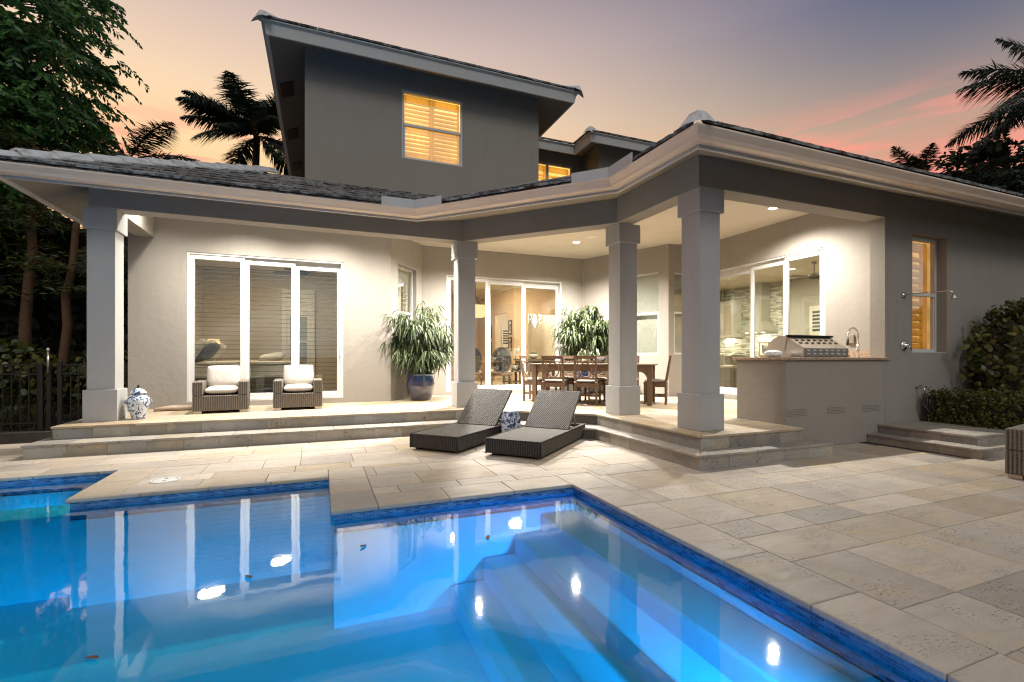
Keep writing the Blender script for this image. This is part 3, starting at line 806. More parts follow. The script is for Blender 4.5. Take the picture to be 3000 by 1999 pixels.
def sliding_door(fr, s0, s1, z0, z1, splits, front_first=True, handle=None, slats=None):
    a = MB(); f = .05
    a.fbox(fr, s0 + .002, s0 + f, .015, .19, z0, z1); a.fbox(fr, s1 - f, s1 - .002, .015, .19, z0, z1)
    a.fbox(fr, s0 + f, s1 - f, .015, .19, z1 - .035, z1 - .002); a.fbox(fr, s0 + f, s1 - f, .0, .19, z0, z0 + .04)
    d = a.build('sliding_door', 'white_frame', house, bevel=.004)
    n = len(splits) - 1; sw = .072
    for k in range(n):
        p0, p1 = splits[k], splits[k + 1]
        if k > 0: p0 -= .0
        lev = k if front_first else n - 1 - k
        dd = .025 + lev * .052; top = z1 - .05 - lev * .035
        q = MB(); e = sw
        q.fbox(fr, p0, p0 + e, dd, dd + .045, z0 + .042, top); q.fbox(fr, p1 - e, p1, dd, dd + .045, z0 + .042, top)
        q.fbox(fr, p0 + e, p1 - e, dd, dd + .045, top - .075, top); q.fbox(fr, p0 + e, p1 - e, dd, dd + .045, z0 + .042, z0 + .14)
        q.build('door_panel', 'white_frame', d, bevel=.004)
        if top < z1 - .06: MB().fbox(fr, p0, p1 - .002, dd + .01, dd + .04, top + .002, z1 - .036).build('track_head', 'white_frame', d)
        MB().fbox(fr, p0 + e, p1 - e, dd + .02, dd + .026, z0 + .14, top - .075).build('pane', 'glass', d)
        if slats:
            z = z0 + .20
            while z < z1 - .16:
                MB().fbox(fr, p0 + .03, p1 - .03, .215, .255, z, z + .008).build('blind_slat', 'blind_slat', d); z += slats
    if handle:
        q = MB(); s_, dd = handle
        q.fbox(fr, s_ - .012, s_ + .012, dd - .05, dd - .035, 1.30, 1.62); q.fbox(fr, s_ - .010, s_ + .010, dd - .035, dd, 1.32, 1.35); q.fbox(fr, s_ - .010, s_ + .010, dd - .035, dd, 1.57, 1.60)
        q.build('pull_handle', 'white_plastic', d, bevel=.004)
    return d

ZT = 4.06
# --- ground-floor walls
wall('wall', (-3.21, 17.5), (-3.21, 10.46), -.1, ZT, .2, [], 'stucco', house)
_, f_bed = wall('wall', (-3.21, 10.46), (1.38, 10.46), -.1, ZT, .2, [(.885, 3.64, .445, 3.25)], 'stucco', house)
_, f_bay = wall('wall', (1.38, 10.46), (2.28, 11.57), -.1, ZT, .2, [(.303, 1.131, 1.30, 3.34)], 'stucco', house)
_, f_cen = wall('wall', (2.28, 11.57), (6.767, 11.57), -.1, ZT, .2, [(.596, 3.81, .42, 3.33)], 'stucco', house)
_, f_dia = wall('wall', (6.767, 11.57), (7.73, 9.23), -.1, ZT, .2, [(1.30, 2.274, 1.345, 3.38)], 'stucco', house)
_, f_k2 = wall('wall', (7.73, 9.23), (8.55, 9.15), -.1, ZT, .2, [(.154, .72, 1.35, 3.345)], 'stucco', house)
_, f_kit = wall('wall', (8.55, 9.15), (8.55, 4.92), -.1, ZT, .2, [(.284, 3.179, .45, 3.31)], 'stucco', house)
_, f_fr = wall('wall', (8.14, 4.74), (15.0, 4.74), -.2, ZT, .22, [(.689, 1.626, 1.365, 3.295)], 'stucco', house)
wall('wall', (15.0, 4.74), (15.0, 17.5), -.2, ZT, .22, [], 'stucco', house)

sliding_door(f_bed, .885, 3.64, .445, 3.25, (.935, 1.835, 2.725, 3.59), True, (3.545, .12), .088)
sliding_door(f_cen, .596, 3.81, .42, 3.33, (.646, 1.70, 2.72, 3.76), True)
sliding_door(f_kit, .284, 3.179, .45, 3.31, (.334, 1.48, 2.335, 3.129), False)
window(f_bay, .303, 1.131, 1.30, 3.34, 2.30, .10, (2, .095, 'shutter_white', R(60), .05))
window(f_dia, 1.30, 2.274, 1.345, 3.38, 2.375, .08, None, 'interior_grey')
window(f_k2, .154, .72, 1.35, 3.345, 2.37, .08, None, 'interior_grey')
window(f_fr, .689, 1.626, 1.365, 3.295, 2.34, .14, (1, .125, 'lit_louvre', R(-38), .16), None, 'glow_panel_dim', fw=.06, gx=.9)

# --- porch ceiling, beam, columns
BEAM = [(-3.12, 10.46), (-3.12, 8.66), (2.47, 8.66), (4.45, 6.55), (4.45, 4.74), (8.14, 4.74)]
sweep([(0, 3.469), (-.30, 3.469), (-.30, 4.05), (0, 4.05)], BEAM).build('porch_beam', 'stucco', house, bevel=.006)
bi = offset_line(BEAM, -.25)
MB().prism(bi[1:] + [(8.3, 4.95), (8.65, 4.95), (8.65, 9.2), (7.8, 9.3), (6.8, 11.67), (2.24, 11.67), (1.34, 10.56), (-3.1, 10.56)], 4.0, 4.05).build('porch_ceiling', 'ceiling_paint', house)
for x, y in ((-3.20, 8.70), (2.355, 8.66), (4.485, 6.53), (4.455, 4.735)):
    cx, cyy = x + .20, y + .20
    c = MB().box(cx - .168, cx + .168, cyy - .168, cyy + .168, .81, 3.165).build('column', 'trim_stucco', house, bevel=.006)
    MB().box(cx - .205, cx + .205, cyy - .205, cyy + .205, P, .814).build('column_base', 'trim_stucco', c, bevel=.006)
    MB().box(cx - .205, cx + .205, cyy - .205, cyy + .205, 3.161, 3.4675).build('column_capital', 'trim_stucco', c, bevel=.006)
# recessed downlights in the porch ceiling: ring, lens, lamp; last two unseen, added as fill
for x, y, e in ((5.595, 9.898, 2.7), (7.629, 6.296, 1.1), (3.16, 9.85, 2.2), (-1.27, 9.45, .72), (.10, 9.45, .72), (-2.55, 9.45, .16), (1.35, 9.2, .45)):
    t = MB().lathe([(.072, -.004), (.11, -.006), (.112, .0), (.072, .0), (.072, -.004)], 24, cap=False).build('recessed_light', 'white_plastic', house, (x, y, 3.999))
    MB().lathe([(0, -.003), (.071, -.003), (.071, .004)], 24).build('lens', 'downlight_glow', t)
    lamp('downlight', 'SPOT', (0, 0, -.03), 900 * e, (1, .93, .83), t, .06, None, R(150), .9)
MB().lathe([(0, -.006), (.12, -.006), (.125, .0)], 28).build('ceiling_speaker', 'white_plastic', house, (5.655, 9.321, 3.999))

# --- eaves of the lower roof
G = [(-3.97, 17.5), (-3.97, 7.78), (1.40, 7.78), (3.58, 5.47), (3.58, 3.84), (16, 3.84)]
sweep([(-.205, 3.722), (-.21, 3.60), (-.09, 3.597), (-.072, 3.603), (-.055, 3.632), (-.018, 3.668), (.0, 3.688), (.0, 3.706), (-.012, 3.706), (-.03, 3.68), (-.09, 3.62), (-.19, 3.62), (-.19, 3.722)], G).build('gutter', 'gutter_paint', house)
sweep([(-.245, 3.565), (-.212, 3.565), (-.212, 3.735), (-.245, 3.735)], G).build('fascia', 'fascia_paint', house)
SB = [(-3.12, 17.5), (-3.12, 8.66), (2.47, 8.66), (4.45, 6.55), (4.45, 4.74), (16, 4.74)]
fl = offset_line(G, -.246)
sf = MB()
for i in range(len(G) - 1):
    a, b, c, d = fl[i], fl[i + 1], SB[i + 1], SB[i]
    sf.hexa([(*a, 3.572), (*b, 3.572), (*c, 3.862), (*d, 3.862), (*a, 3.592), (*b, 3.592), (*c, 3.882), (*d, 3.882)])
sf.build('soffit', 'soffit_paint', house)
# wall strip above the beam line behind the soffit
sweep([(-.002, 4.05), (-.28, 4.05), (-.28, 4.14), (-.05, 4.14)], SB).build('wall_plate', 'stucco', house)
# soffit vents
MB().hexa([(-3.62, 9.6, 3.635), (-3.34, 9.6, 3.763), (-3.34, 10.3, 3.763), (-3.62, 10.3, 3.635), (-3.62, 9.6, 3.648), (-3.34, 9.6, 3.776), (-3.34, 10.3, 3.776), (-3.62, 10.3, 3.648)]).build('soffit_vent', 'dark_wood', house)
# splash guards where the valleys empty into the gutter
def guard(c, l0, l1):
    c = Vector(c)
    for a, L_ in ((Vector(l0), .52), (Vector(l1), .52)):
        d = (a - c).normalized(); n = Vector((-d.y, d.x))
        p, q = c, c + d * L_
        MB().hexa([(p.x, p.y, 3.708), (q.x, q.y, 3.708), (q.x + n.x * .006, q.y + n.y * .006, 3.708), (p.x + n.x * .006, p.y + n.y * .006, 3.708),
                   (p.x, p.y, 3.845), (q.x, q.y, 3.845), (q.x + n.x * .006, q.y + n.y * .006, 3.845), (p.x + n.x * .006, p.y + n.y * .006, 3.845)]).build('splash_guard', 'fascia_paint', house)
gl_ = offset_line(G, -.006)
guard(gl_[2], gl_[1], gl_[3]); guard(gl_[3], gl_[2], gl_[4])

# --- roofs
SL = .43; ANG = math.atan(SL)
def tile_mesh():
    rnd = random.Random(4); out = []
    for k in range(4):
        mb = MB(); w, l = .30, .42; g = .003
        nx = 5
        # a flat slab with a slightly ragged lower edge
        top = []; bot = []
        for j, yy in enumerate((0.0, l)):
            for i in range(nx + 1):
                x = -w / 2 + g + (w - 2 * g) * i / nx
                y = yy + (rnd.uniform(-.008, .008) if j == 0 else 0)
                top.append((x, y, .034 + (rnd.uniform(-.002, .002)))); bot.append((x, y, 0.0))
        vs = top + bot; m = nx + 1; fs = []
        for i in range(nx):
            fs += [(i, i + 1, m + i + 1, m + i), (2 * m + i, i, i + 1, 2 * m + i + 1)[::-1] if False else (2 * m + i + 1, i + 1, i, 2 * m + i)]
        fs += [(0, m, 3 * m, 2 * m), (nx, 2 * m + nx, 3 * m + nx, m + nx)]
        mb.add(vs, fs); me = bpy.data.meshes.new('roof_tile'); me.from_pydata(mb.v, [], mb.f)
        bm = bmesh.new(); bm.from_mesh(me); bmesh.ops.recalc_face_normals(bm, faces=bm.faces); bm.to_mesh(me); bm.free()
        me.materials.append(M['roof_tile']); out.append(me)
    return out
TILES = tile_mesh()
def roof(line, z0, t, rows, capvert, cover=None):
    """sheathing planes rising inward from a polyline eave, tiles laid in rows, caps on the hips"""
    inner = offset_line(line, -t); mb = MB(); th = .02
    for i in range(len(line) - 1):
        a, b, c, d = line[i], line[i + 1], inner[i + 1], inner[i]
        mb.hexa([(*a, z0 - th), (*b, z0 - th), (*c, z0 + SL * t - th), (*d, z0 + SL * t - th), (*a, z0), (*b, z0), (*c, z0 + SL * t), (*d, z0 + SL * t)])
    r = mb.build('roof', 'roof_tile', house)
    if cover: MB().prism([*inner, *cover], z0 + SL * t - .05, z0 + SL * t - .021).build('roof_top', 'roof_tile', r)
    rnd = random.Random(8); corners = []
    for i, nr, lim in rows:
        p, q = Vector(line[i]), Vector(line[i + 1]); d = (q - p).normalized(); n = Vector((-d.y, d.x)); ang = math.atan2(d.y, d.x)
        for k in range(nr):
            tt = k * .335
            A, B = Vector(offset_line(line, -tt)[i]), Vector(offset_line(line, -tt)[i + 1])
            if lim: 
                A = Vector((max(A.x, lim[0]), A.y)) if abs(d.x) > .9 else A
                B = Vector((min(B.x, lim[1]), B.y)) if abs(d.x) > .9 else B
            L_ = (B - A).dot(d); m = int(L_ / .30); off = (k % 2) * .15
            for j in range(m + 1):
                s_ = .15 + off + j * .30 - .15 * (k % 2) * 0
                if s_ > L_ - .05: continue
                # keep tiles clear of outside corners, where the caps sit
                def convex(v): a_, b_, c_ = Vector(line[v - 1]), Vector(line[v]), Vector(line[v + 1]); return (b_ - a_).x * (c_ - b_).y - (b_ - a_).y * (c_ - b_).x > 0
                cut = -1 if (i > 0 and convex(i) and s_ < .29) else 1 if (i < len(line) - 2 and convex(i + 1) and L_ - s_ < .29) else 0
                if cut:
                    e_ = (A if cut < 0 else B); pts3 = [(cut * -.02, 0), (cut * -.32, 0), (cut * -.32, .27)]
                    if not any(abs(e_.x - q_[0]) + abs(e_.y - q_[1]) < .01 and cut == q_[2] for q_ in corners):
                        corners.append((e_.x, e_.y, cut))
                        MB().prism([(a_, b_) for a_, b_ in (pts3 if cut < 0 else pts3[::-1])], 0, .034).build('roof_tile', 'roof_tile', r, (e_.x - n.x * .03, e_.y - n.y * .03, z0 + SL * tt + .002), (ANG - .03, 0, ang))
                    continue
                c = A + d * s_
                link('roof_tile', TILES[rnd.randrange(4)], None, r, (c.x - n.x * .03, c.y - n.y * .03, z0 + SL * tt + .002 + rnd.uniform(0, .004)), (ANG - .055 + rnd.uniform(-.008, .008), rnd.uniform(-.006, .006), ang)).rotation_mode = 'XYZ'
    # hip caps: overlapping two-plane saddles
    for vi, cnt in capvert:
        p, q = Vector(line[vi]), Vector(inner[vi]); d = (q - p); hl = d.length / t   # plan length per metre of t
        d3 = Vector((d.x, d.y, SL * t)).normalized(); side = Vector((d3.y, -d3.x, 0)).normalized(); up = side.cross(d3).normalized()
        if up.z < 0: up = -up
        st = .40
        for k in range(cnt):
            o = Vector((p.x, p.y, z0 + .045)) - d3 * .06 + d3 * st * k; e = o + d3 * (st + .05)
            lift = up * .03
            vs = []
            for base, li in ((o, lift), (e, Vector((0, 0, 0)))):
                for sx, hz in ((-.19, -.06), (-.07, .05), (.07, .05), (.19, -.06)): vs.append(base + side * sx + up * hz + li)
                for sx, hz in ((-.19, -.085), (-.07, .02), (.07, .02), (.19, -.085)): vs.append(base + side * sx + up * hz + li)
            fs = [(0, 1, 9, 8), (1, 2, 10, 9), (2, 3, 11, 10), (4, 5, 1, 0), (5, 6, 2, 1), (6, 7, 3, 2), (0, 8, 12, 4), (3, 7, 15, 11)]
            if k == 0:
                top = o + up * .085 + d3 * .16
                b0 = [o + side * sx + up * hz - d3 * .03 for sx, hz in ((-.19, -.085), (-.11, -.05), (0, -.035), (.11, -.05), (.19, -.085))]
                b1 = [o + d3 * dl + side * sx + up * hz for dl, sx, hz in ((.10, -.15, -.03), (.06, -.08, .05), (.05, 0, .075), (.06, .08, .05), (.10, .15, -.03))]
                b2 = [o + d3 * .42 + side * sx + up * hz for sx, hz in ((-.15, -.05), (-.06, .03), (0, .045), (.06, .03), (.15, -.05))]
                q = [p_ - o for p_ in b0 + b1 + b2]
                MB().add(q, [(a + i, a + i + 1, a + i + 6, a + i + 5) for a in (0, 5) for i in range(4)]).build('hip_cap', 'cap_tile', r, o, smooth=True)
                continue
            MB().add([v - o for v in vs], fs).build('hip_cap', 'cap_tile', r, o)
    return r
T1 = offset_line(G, -.075)
roof(T1, 3.752, 2.9, [(1, 7, None), (2, 3, None), (3, 1, None), (4, 1, (0, 11))], [(1, 11), (4, 1)], [(16, 17.5)])

# --- upper storey
UF = [(-.894, 17.5), (-.894, 9.35), (5.234, 9.35), (5.234, 11.72), (6.57, 11.72), (6.57, 10.85), (15, 10.85)]
UW = offset_line(UF, -.60)
sweep([(-.035, 6.943), (0, 6.943), (.035, 7.125), (-.035, 7.125)], UF).build('fascia', 'fascia_paint', house)
sweep([(.035, 7.127), (.085, 7.15), (.085, 7.165), (.0, 7.165), (-.03, 7.127)], UF).build('drip_edge', 'fascia_paint', house)
fl = offset_line(UF, -.036); sf = MB()
for i in range(len(UF) - 1):
    a, b, c, d = fl[i], fl[i + 1], UW[i + 1], UW[i]
    sf.hexa([(*a, 6.95), (*b, 6.95), (*c, 7.22), (*d, 7.22), (*a, 6.97), (*b, 6.97), (*c, 7.24), (*d, 7.24)])
sf.build('soffit', 'soffit_paint', house)
for y in (11.0, 13.2, 15.4):
    MB().hexa([(-.80, y, 6.965), (-.55, y, 7.08), (-.55, y + .6, 7.08), (-.80, y + .6, 6.965), (-.80, y, 6.978), (-.55, y, 7.093), (-.55, y + .6, 7.093), (-.80, y + .6, 6.978)]).build('soffit_vent', 'dark_wood', house)
f_up = None
for i in range(len(UW) - 1):
    holes = []
    if i == 1: holes = [(1.534 + .294, 2.842 + .294, 5.389, 6.816)]
    if i == 3: holes = [(.60, 6.839 - 4.634, 5.6, 6.87)]
    _, fr_ = wall('wall', UW[i], UW[i + 1], 4.15, 7.30, .2, holes, 'stucco', house)
    if i == 1: f_up = fr_
    if i == 3: f_bk = fr_
window(f_up, 1.828, 3.136, 5.389, 6.816, 6.10, .03, (2, .088, 'lit_louvre', R(-30), .045), None, 'glow_panel', fw=.045)
window(f_bk, .60, 2.205, 5.6, 6.87, None, .05, (2, .095, 'lit_louvre', R(-30), .06), None, 'glow_panel', mull=[1.41], fw=.045)
T2 = offset_line(UF, .07)
roof(T2, 7.172, 2.4, [(1, 1, None), (2, 1, None), (3, 1, None), (4, 1, None), (5, 1, (0, 10.5))], [(1, 1), (2, 1), (5, 1)], [(15, 17.5)])

# --- rooms behind the glass
def room(x0, x1, y0, y1, z0, z1, wm, parts='flbr', cm='interior_ceiling', fm='travertine_patio'):
    MB().box(x0, x1, y0, y1, z0 - .02, z0).build('interior_floor', fm, house)
    MB().box(x0, x1, y0, y1, z1, z1 + .02).build('interior_ceiling', cm, house)
    if 'b' in parts: MB().box(x0, x1, y1, y1 + .05, z0, z1).build('interior_wall', wm, house)
    if 'l' in parts: MB().box(x0 - .05, x0, y0, y1, z0, z1).build('interior_wall', wm, house)
    if 'r' in parts: MB().box(x1, x1 + .05, y0, y1, z0, z1).build('interior_wall', wm, house)
FZ = .385
room(-3.0, 1.30, 10.68, 15.2, FZ, 3.70, 'interior_cream', 'blr')
def disc_light(x, y, z, mat='room_light_glow', e=None, r=.075, col=(1, .80, .55)):
    t = MB().lathe([(r + .002, -.003), (r + .03, -.004), (r + .03, .0), (r + .002, .0), (r + .002, -.003)], 20, cap=False).build('recessed_light', 'white_plastic', house, (x, y, z - .001))
    MB().lathe([(0, -.002), (r, -.002), (r, .002)], 20).build('lens', mat, t)
    if e: lamp('downlight', 'AREA', (0, 0, -.05), e, col, t, .5, (0, 0, 0))
disc_light(-.9, 13.2, 3.70, e=48); disc_light(-2.2, 12.0, 3.70, e=24)
# white doorway with a glazed door in the bedroom's back wall
dw = MB().box(-1.05, -.93, 15.10, 15.199, FZ, 3.25).box(-.30, -.18, 15.10, 15.199, FZ, 3.25).box(-.93, -.30, 15.10, 15.199, 3.13, 3.25).build('interior_doorway', 'interior_white', house)
MB().box(-.93, -.30, 15.15, 15.19, FZ, .95).box(-.93, -.30, 15.15, 15.19, 2.45, 3.13).box(-.93, -.84, 15.15, 15.19, .95, 2.45).box(-.39, -.30, 15.15, 15.19, .95, 2.45).box(-.84, -.39, 15.15, 15.19, 1.70, 1.76).build('door_leaf', 'interior_white', dw)
MB().box(-.84, -.39, 15.17, 15.175, .95, 2.45).build('pane', 'glass', dw)
# great room
room(1.75, 8.3, 11.80, 19.0, FZ, 3.75, 'interior_white', 'blr')
sidew = MB().box(6.04, 6.12, 15.0, 15.5, FZ, 3.75).box(6.04, 6.12, 16.8, 18.99, FZ, 3.75).box(6.04, 6.12, 15.5, 16.8, 2.85, 3.75)
sidew.build('interior_wall', 'interior_peach', house)
MB().box(6.04, 6.56, 14.92, 14.999, FZ, 3.75).box(6.56, 8.29, 14.92, 14.999, 2.75, 3.75).build('interior_wall', 'interior_peach', house)
MB().box(1.76, 6.03, 18.9, 18.985, FZ, 3.75).build('interior_wall', 'interior_peach', house)
MB().box(5.96, 6.038, 15.0, 18.88, 3.62, 3.748).box(5.96, 8.28, 14.84, 14.918, 3.62, 3.748).build('crown_moulding', 'interior_white', house)
for x, y, e in ((4.9, 12.6, 60), (5.6, 13.6, 60), (6.6, 12.9, 60), (4.6, 15.5, 50), (7.3, 16.5, 90), (3.4, 13.2, 50)): disc_light(x, y, 3.75, e=e)
# shutters in the great room's far windows
for x0, y0 in ((4.55, 18.88), (5.5, 18.88), (7.35, 18.98)):
    sh = MB().box(x0 - .25, x0 + .25, y0 - .03, y0, 1.05, 2.5).build('interior_window', 'interior_white', house)
    for k in range(13):
        if k == 6: continue
        MB().box(x0 - .19, x0 + .19, y0 - .036, y0 - .031, 1.12 + k * .103, 1.175 + k * .103).build('dark_gap', 'black_plastic', sh)
# kitchen
room(8.78, 13.2, 4.98, 13.0, FZ, 3.62, 'interior_grey', 'br')
kw = MB().box(13.12, 13.19, 10.38, 13.0, FZ, 3.62).build('backsplash_wall', 'stone_mosaic', house)
for x, y, e in ((10.0, 8.6, 50), (11.0, 10.6, 70), (11.6, 9.0, 40), (10.4, 11.4, 50)): disc_light(x, y, 3.62, e=e, col=(1, .90, .66))
sh = MB().box(13.10, 13.19, 9.02, 9.62, 1.1, 2.75).build('interior_window', 'interior_white', house)
for k in range(14):
    if k == 7: continue
    MB().box(13.09, 13.099, 9.12, 9.52, 1.2 + k * .103, 1.262 + k * .103).build('dark_gap', 'black_plastic', sh)

# ------------------------------------------------------------------ patio furniture
def rbox(x0, x1, y0, y1, z0, z1): return MB().box(x0, x1, y0, y1, z0, z1)
def pillow(w, d, h, n=10, puff=.5):
    """soft cushion centred on the origin: w x d in plan, h thick, corners pinched"""
    mb = MB(); vs = []; fs = []
    for sgn in (1, -1):
        for j in range(n + 1):
            for i in range(n + 1):
                a, b = i / n * 2 - 1, j / n * 2 - 1
                e = (max(0, 1 - abs(a) ** 3.2) * max(0, 1 - abs(b) ** 3.2)) ** puff
                pin = 1 - .05 * (abs(a) * abs(b)) ** 2
                vs.append((a * w / 2 * pin, b * d / 2 * pin, sgn * h / 2 * (.30 + .70 * e) * (1 if e > 0 else 1)))
    m = (n + 1) ** 2
    for j in range(n):
        for i in range(n):
            k = j * (n + 1) + i; fs += [(k, k + 1, k + n + 2, k + n + 1), (m + k, m + k + n + 1, m + k + n + 2, m + k + 1)]
    edge = [i for i in range(n + 1)] + [(j + 1) * (n + 1) - 1 for j in range(1, n + 1)] + [n * (n + 1) + i for i in range(n - 1, -1, -1)] + [j * (n + 1) for j in range(n - 1, 0, -1)]
    for a, b in zip(edge, edge[1:] + edge[:1]): fs.append((a, b, m + b, m + a)[::-1])
    return mb.add(vs, fs)
def armchair(label, loc, rz):
    """deep woven armchair, local origin at the front-left foot, +y to the back"""
    t = thing('wicker_armchair', label, 'armchair', loc, rz, 'wicker armchairs')
    W, D = .81, .84
    rbox(.0, W, 0.0, D, .045, .30).build('seat_frame', 'wicker_grey', t, bevel=.012)
    for x in (0.0, W - .15): rbox(x, x + .15, 0, D - .02, .302, .53).build('armrest', 'wicker_grey', t, bevel=.014)
    rbox(.152, W - .152, D - .15, D, .302, .69).build('backrest', 'wicker_grey', t, bevel=.014)
    for x in (.02, W - .13):
        for y in (.02, D - .13): rbox(x, x + .11, y, y + .11, 0, .044).build('foot', 'steel', t)
    pillow(.50, .66, .135, 10, .28).build('seat_cushion', 'cushion', t, (W / 2, .345, .375), smooth=True, subsurf=1)
    pillow(.53, .40, .19, 10, .45).build('back_cushion', 'cushion', t, (W / 2, D - .235, .60), (R(74), 0, 0), smooth=True, subsurf=1)
    return t
armchair('grey wicker armchair with cream cushions turned slightly, beside the driftwood', (-1.975, 9.24, P), R(5))
armchair('grey wicker armchair with cream cushions beside the sliding door handle', (-.79, 9.34, P), R(1.5))
armchair('wicker armchair cut by the picture edge in front of the garden steps', (6.80, 2.79, .002), R(-80))

def lounger(label, loc):
    t = thing('sun_lounger', label, 'sun lounger', loc, R(-47.4), 'wicker loungers by the pool')
    W, L_ = .775, 1.88; hg = 1.12
    sh = MB().box(0, W, 0, hg, .03, .225).box(0, .05, hg, L_, .03, .225).box(W - .05, W, hg, L_, .03, .225).box(.05, W - .05, L_ - .05, L_, .03, .225)
    sh.box(.05, W - .05, hg, L_ - .05, .03, .10)
    sh.build('base', 'wicker_dark', t, bevel=.010)
    a = R(41); bl = .80
    b = MB().box(.03, W - .03, 0, bl, -.035, 0).build('backrest', 'wicker_dark', t, (0, hg + .01, .228), (a, 0, 0), bevel=.010)
    for x in (.10, W - .10):
        MB().tube([(x, hg + .62, .10), (x, hg + .01 + math.cos(a) * .52, .228 + math.sin(a) * .52 - .04)], .010, 6).build('support_strut', 'steel', t)
    for x in (.05, W - .11):
        for y in (.05, L_ - .11): rbox(x, x + .06, y, y + .06, 0, .029).build('foot', 'black_plastic', t)
    e = MB()
    for x in (-.004, W + .004): e.tube([(x, 0, .222), (x, L_, .222)], .010, 6)
    e.tube([(-.004, -.004, .222), (W + .004, -.004, .222)], .010, 6)
    for x in (-.004, W + .004): e.tube([(x, -.004, .03), (x, -.004, .222)], .010, 6)
    e.build('edge_braid', 'wicker_dark', t, smooth=True)
    return t
lounger('dark wicker sun lounger with raised back, the one beside the patio steps and armchairs side', (1.16, 6.72, .002))
lounger('dark wicker sun lounger with raised back, the one closer to the pool corner', (2.02, 5.96, .002))

# garden stool between the loungers
t = thing('garden_stool', 'blue and white ceramic garden stool between the two loungers', 'stool', (2.73, 6.88, .002), R(12))
MB().lathe([(.118, 0), (.135, .02), (.162, .10), (.172, .23), (.162, .36), (.140, .43), (.125, .455)], 6).build('body', 'blue_white_ceramic', t, bevel=.012)
MB().lathe([(.132, .440), (.140, .452), (.132, .464), (.0, .468)], 6).build('seat', 'white_ceramic', t, bevel=.004)
MB().lathe([(.139, .012), (.147, .024), (.139, .036)], 6).build('foot_band', 'white_ceramic', t)

# ginger jar and driftwood by the first column
t = thing('ginger_jar', 'blue and white lidded ginger jar beside the first column', 'jar', (-2.60, 8.90, P))
MB().lathe([(.085, 0), (.092, .012), (.088, .04), (.105, .10), (.142, .20), (.152, .26), (.140, .32), (.098, .365), (.082, .375), (.082, .40)], 32).build('body', 'jar_ceramic', t, smooth=True)
lid = MB().lathe([(.100, .388), (.112, .400), (.098, .415), (.075, .445), (.03, .468), (.012, .475)], 32).build('lid', 'jar_ceramic', t, smooth=True)
MB().lathe([(.012, .472), (.022, .485), (.012, .50), (.018, .512), (.0, .525)], 12).build('finial', 'dark_metal', lid, smooth=True)
for a in (-1, 1):
    MB().tube([(a * .138, 0, .285), (a * .165, 0, .29), (a * .172, 0, .262), (a * .150, 0, .235)], .010, 6).build('handle', 'jar_ceramic', t, smooth=True)
t = thing('driftwood', 'pale twisted driftwood branch lying on the patio by the wall', 'driftwood', (-2.35, 9.98, P))
MB().tube([(-.34, -.03, .03), (-.15, .03, .045), (.05, 0, .04), (.22, .02, .05), (.34, -.01, .085), (.44, -.03, .13)], [.03, .042, .045, .04, .03, .016], 9).build('trunk', 'driftwood', t, smooth=True)
MB().tube([(-.30, .05, .05), (-.1, .07, .075), (.12, .05, .07), (.26, .06, .05)], [.012, .022, .024, .012], 7).build('branch', 'driftwood', t, smooth=True)
MB().tube([(.18, .0, .06), (.33, .08, .09), (.42, .10, .115)], [.022, .016, .007], 7).build('branch', 'driftwood', t, smooth=True)

# ------------------------------------------------------------------ potted plants
def leaf(mb, base, d, up, ln, w, bend=.25):
    """narrow pointed leaf, folded along its midrib and bent down"""
    d = d.normalized(); s = d.cross(up)
    if s.length < 1e-3: s = d.cross(Vector((1, 0, 0)))
    s = s.normalized(); n = s.cross(d).normalized()
    p1 = base + d * ln * .38 + n * ln * .03; p2 = base + d * ln * .74 - Vector((0, 0, ln * bend * .35)); p3 = base + d * ln - Vector((0, 0, ln * bend))
    mb.add([base, p1 + s * w / 2, p1 - s * w / 2, p2 + s * w * .38, p2 - s * w * .38, p3, p1 - n * w * .22, p2 - n * w * .18],
           [(0, 1, 6), (0, 6, 2), (1, 3, 7, 6), (6, 7, 4, 2), (3, 5, 7), (7, 5, 4)])
def potted(label, loc, crown, seed, nbr, nlf):
    rnd = random.Random(seed)
    t = thing('potted_ficus', label, 'potted plant', loc, 0, 'ficus in blue pots')
    MB().lathe([(.0, .02), (.20, 0), (.22, .01), (.275, .16), (.305, .32), (.295, .44), (.262, .53), (.262, .545), (.29, .56), (.292, .58), (.275, .59), (.25, .575), (.25, .52), (.0, .52)], 40).build('pot', 'blue_glaze', t, smooth=True)
    MB().lathe([(.0, .545), (.249, .54), (.249, .50)], 24).build('soil', 'soil', t)
    st = MB(); lf = MB()
    (rx, ry, zc, rz) = crown
    for b in range(nbr):
        a = rnd.uniform(0, 2 * PI); rr = rnd.random() ** .5; h = rnd.uniform(-1, 1)
        end = Vector((math.cos(a) * rr * rx, math.sin(a) * rr * ry, zc + h * rz * math.sqrt(max(.05, 1 - rr * rr * .75))))
        mid = Vector((end.x * .35, end.y * .35, .6 + (end.z - .6) * .62 + .1))
        st.tube([(rnd.uniform(-.05, .05), rnd.uniform(-.05, .05), .54), mid * .6 + Vector((0, 0, .25)), mid, end], [.013, .010, .007, .003], 5)
        for k in range(nlf):
            f = rnd.random() ** .6; base = mid.lerp(end, f) + Vector((rnd.gauss(0, .03), rnd.gauss(0, .03), rnd.gauss(0, .03)))
            aa = rnd.uniform(0, 2 * PI); out = Vector((math.cos(aa), math.sin(aa), rnd.uniform(-.95, .30)))
            out = (out + Vector((end.x, end.y, 0)).normalized() * .45)
            leaf(lf, base, out, Vector((0, 0, 1)), rnd.uniform(.17, .32), rnd.uniform(.026, .042), rnd.uniform(.4, 1.0))
    st.build('stems', 'dark_bark', t, smooth=True)
    tag(lf.raw('foliage', 'leaf_pot', t), kind='stuff')
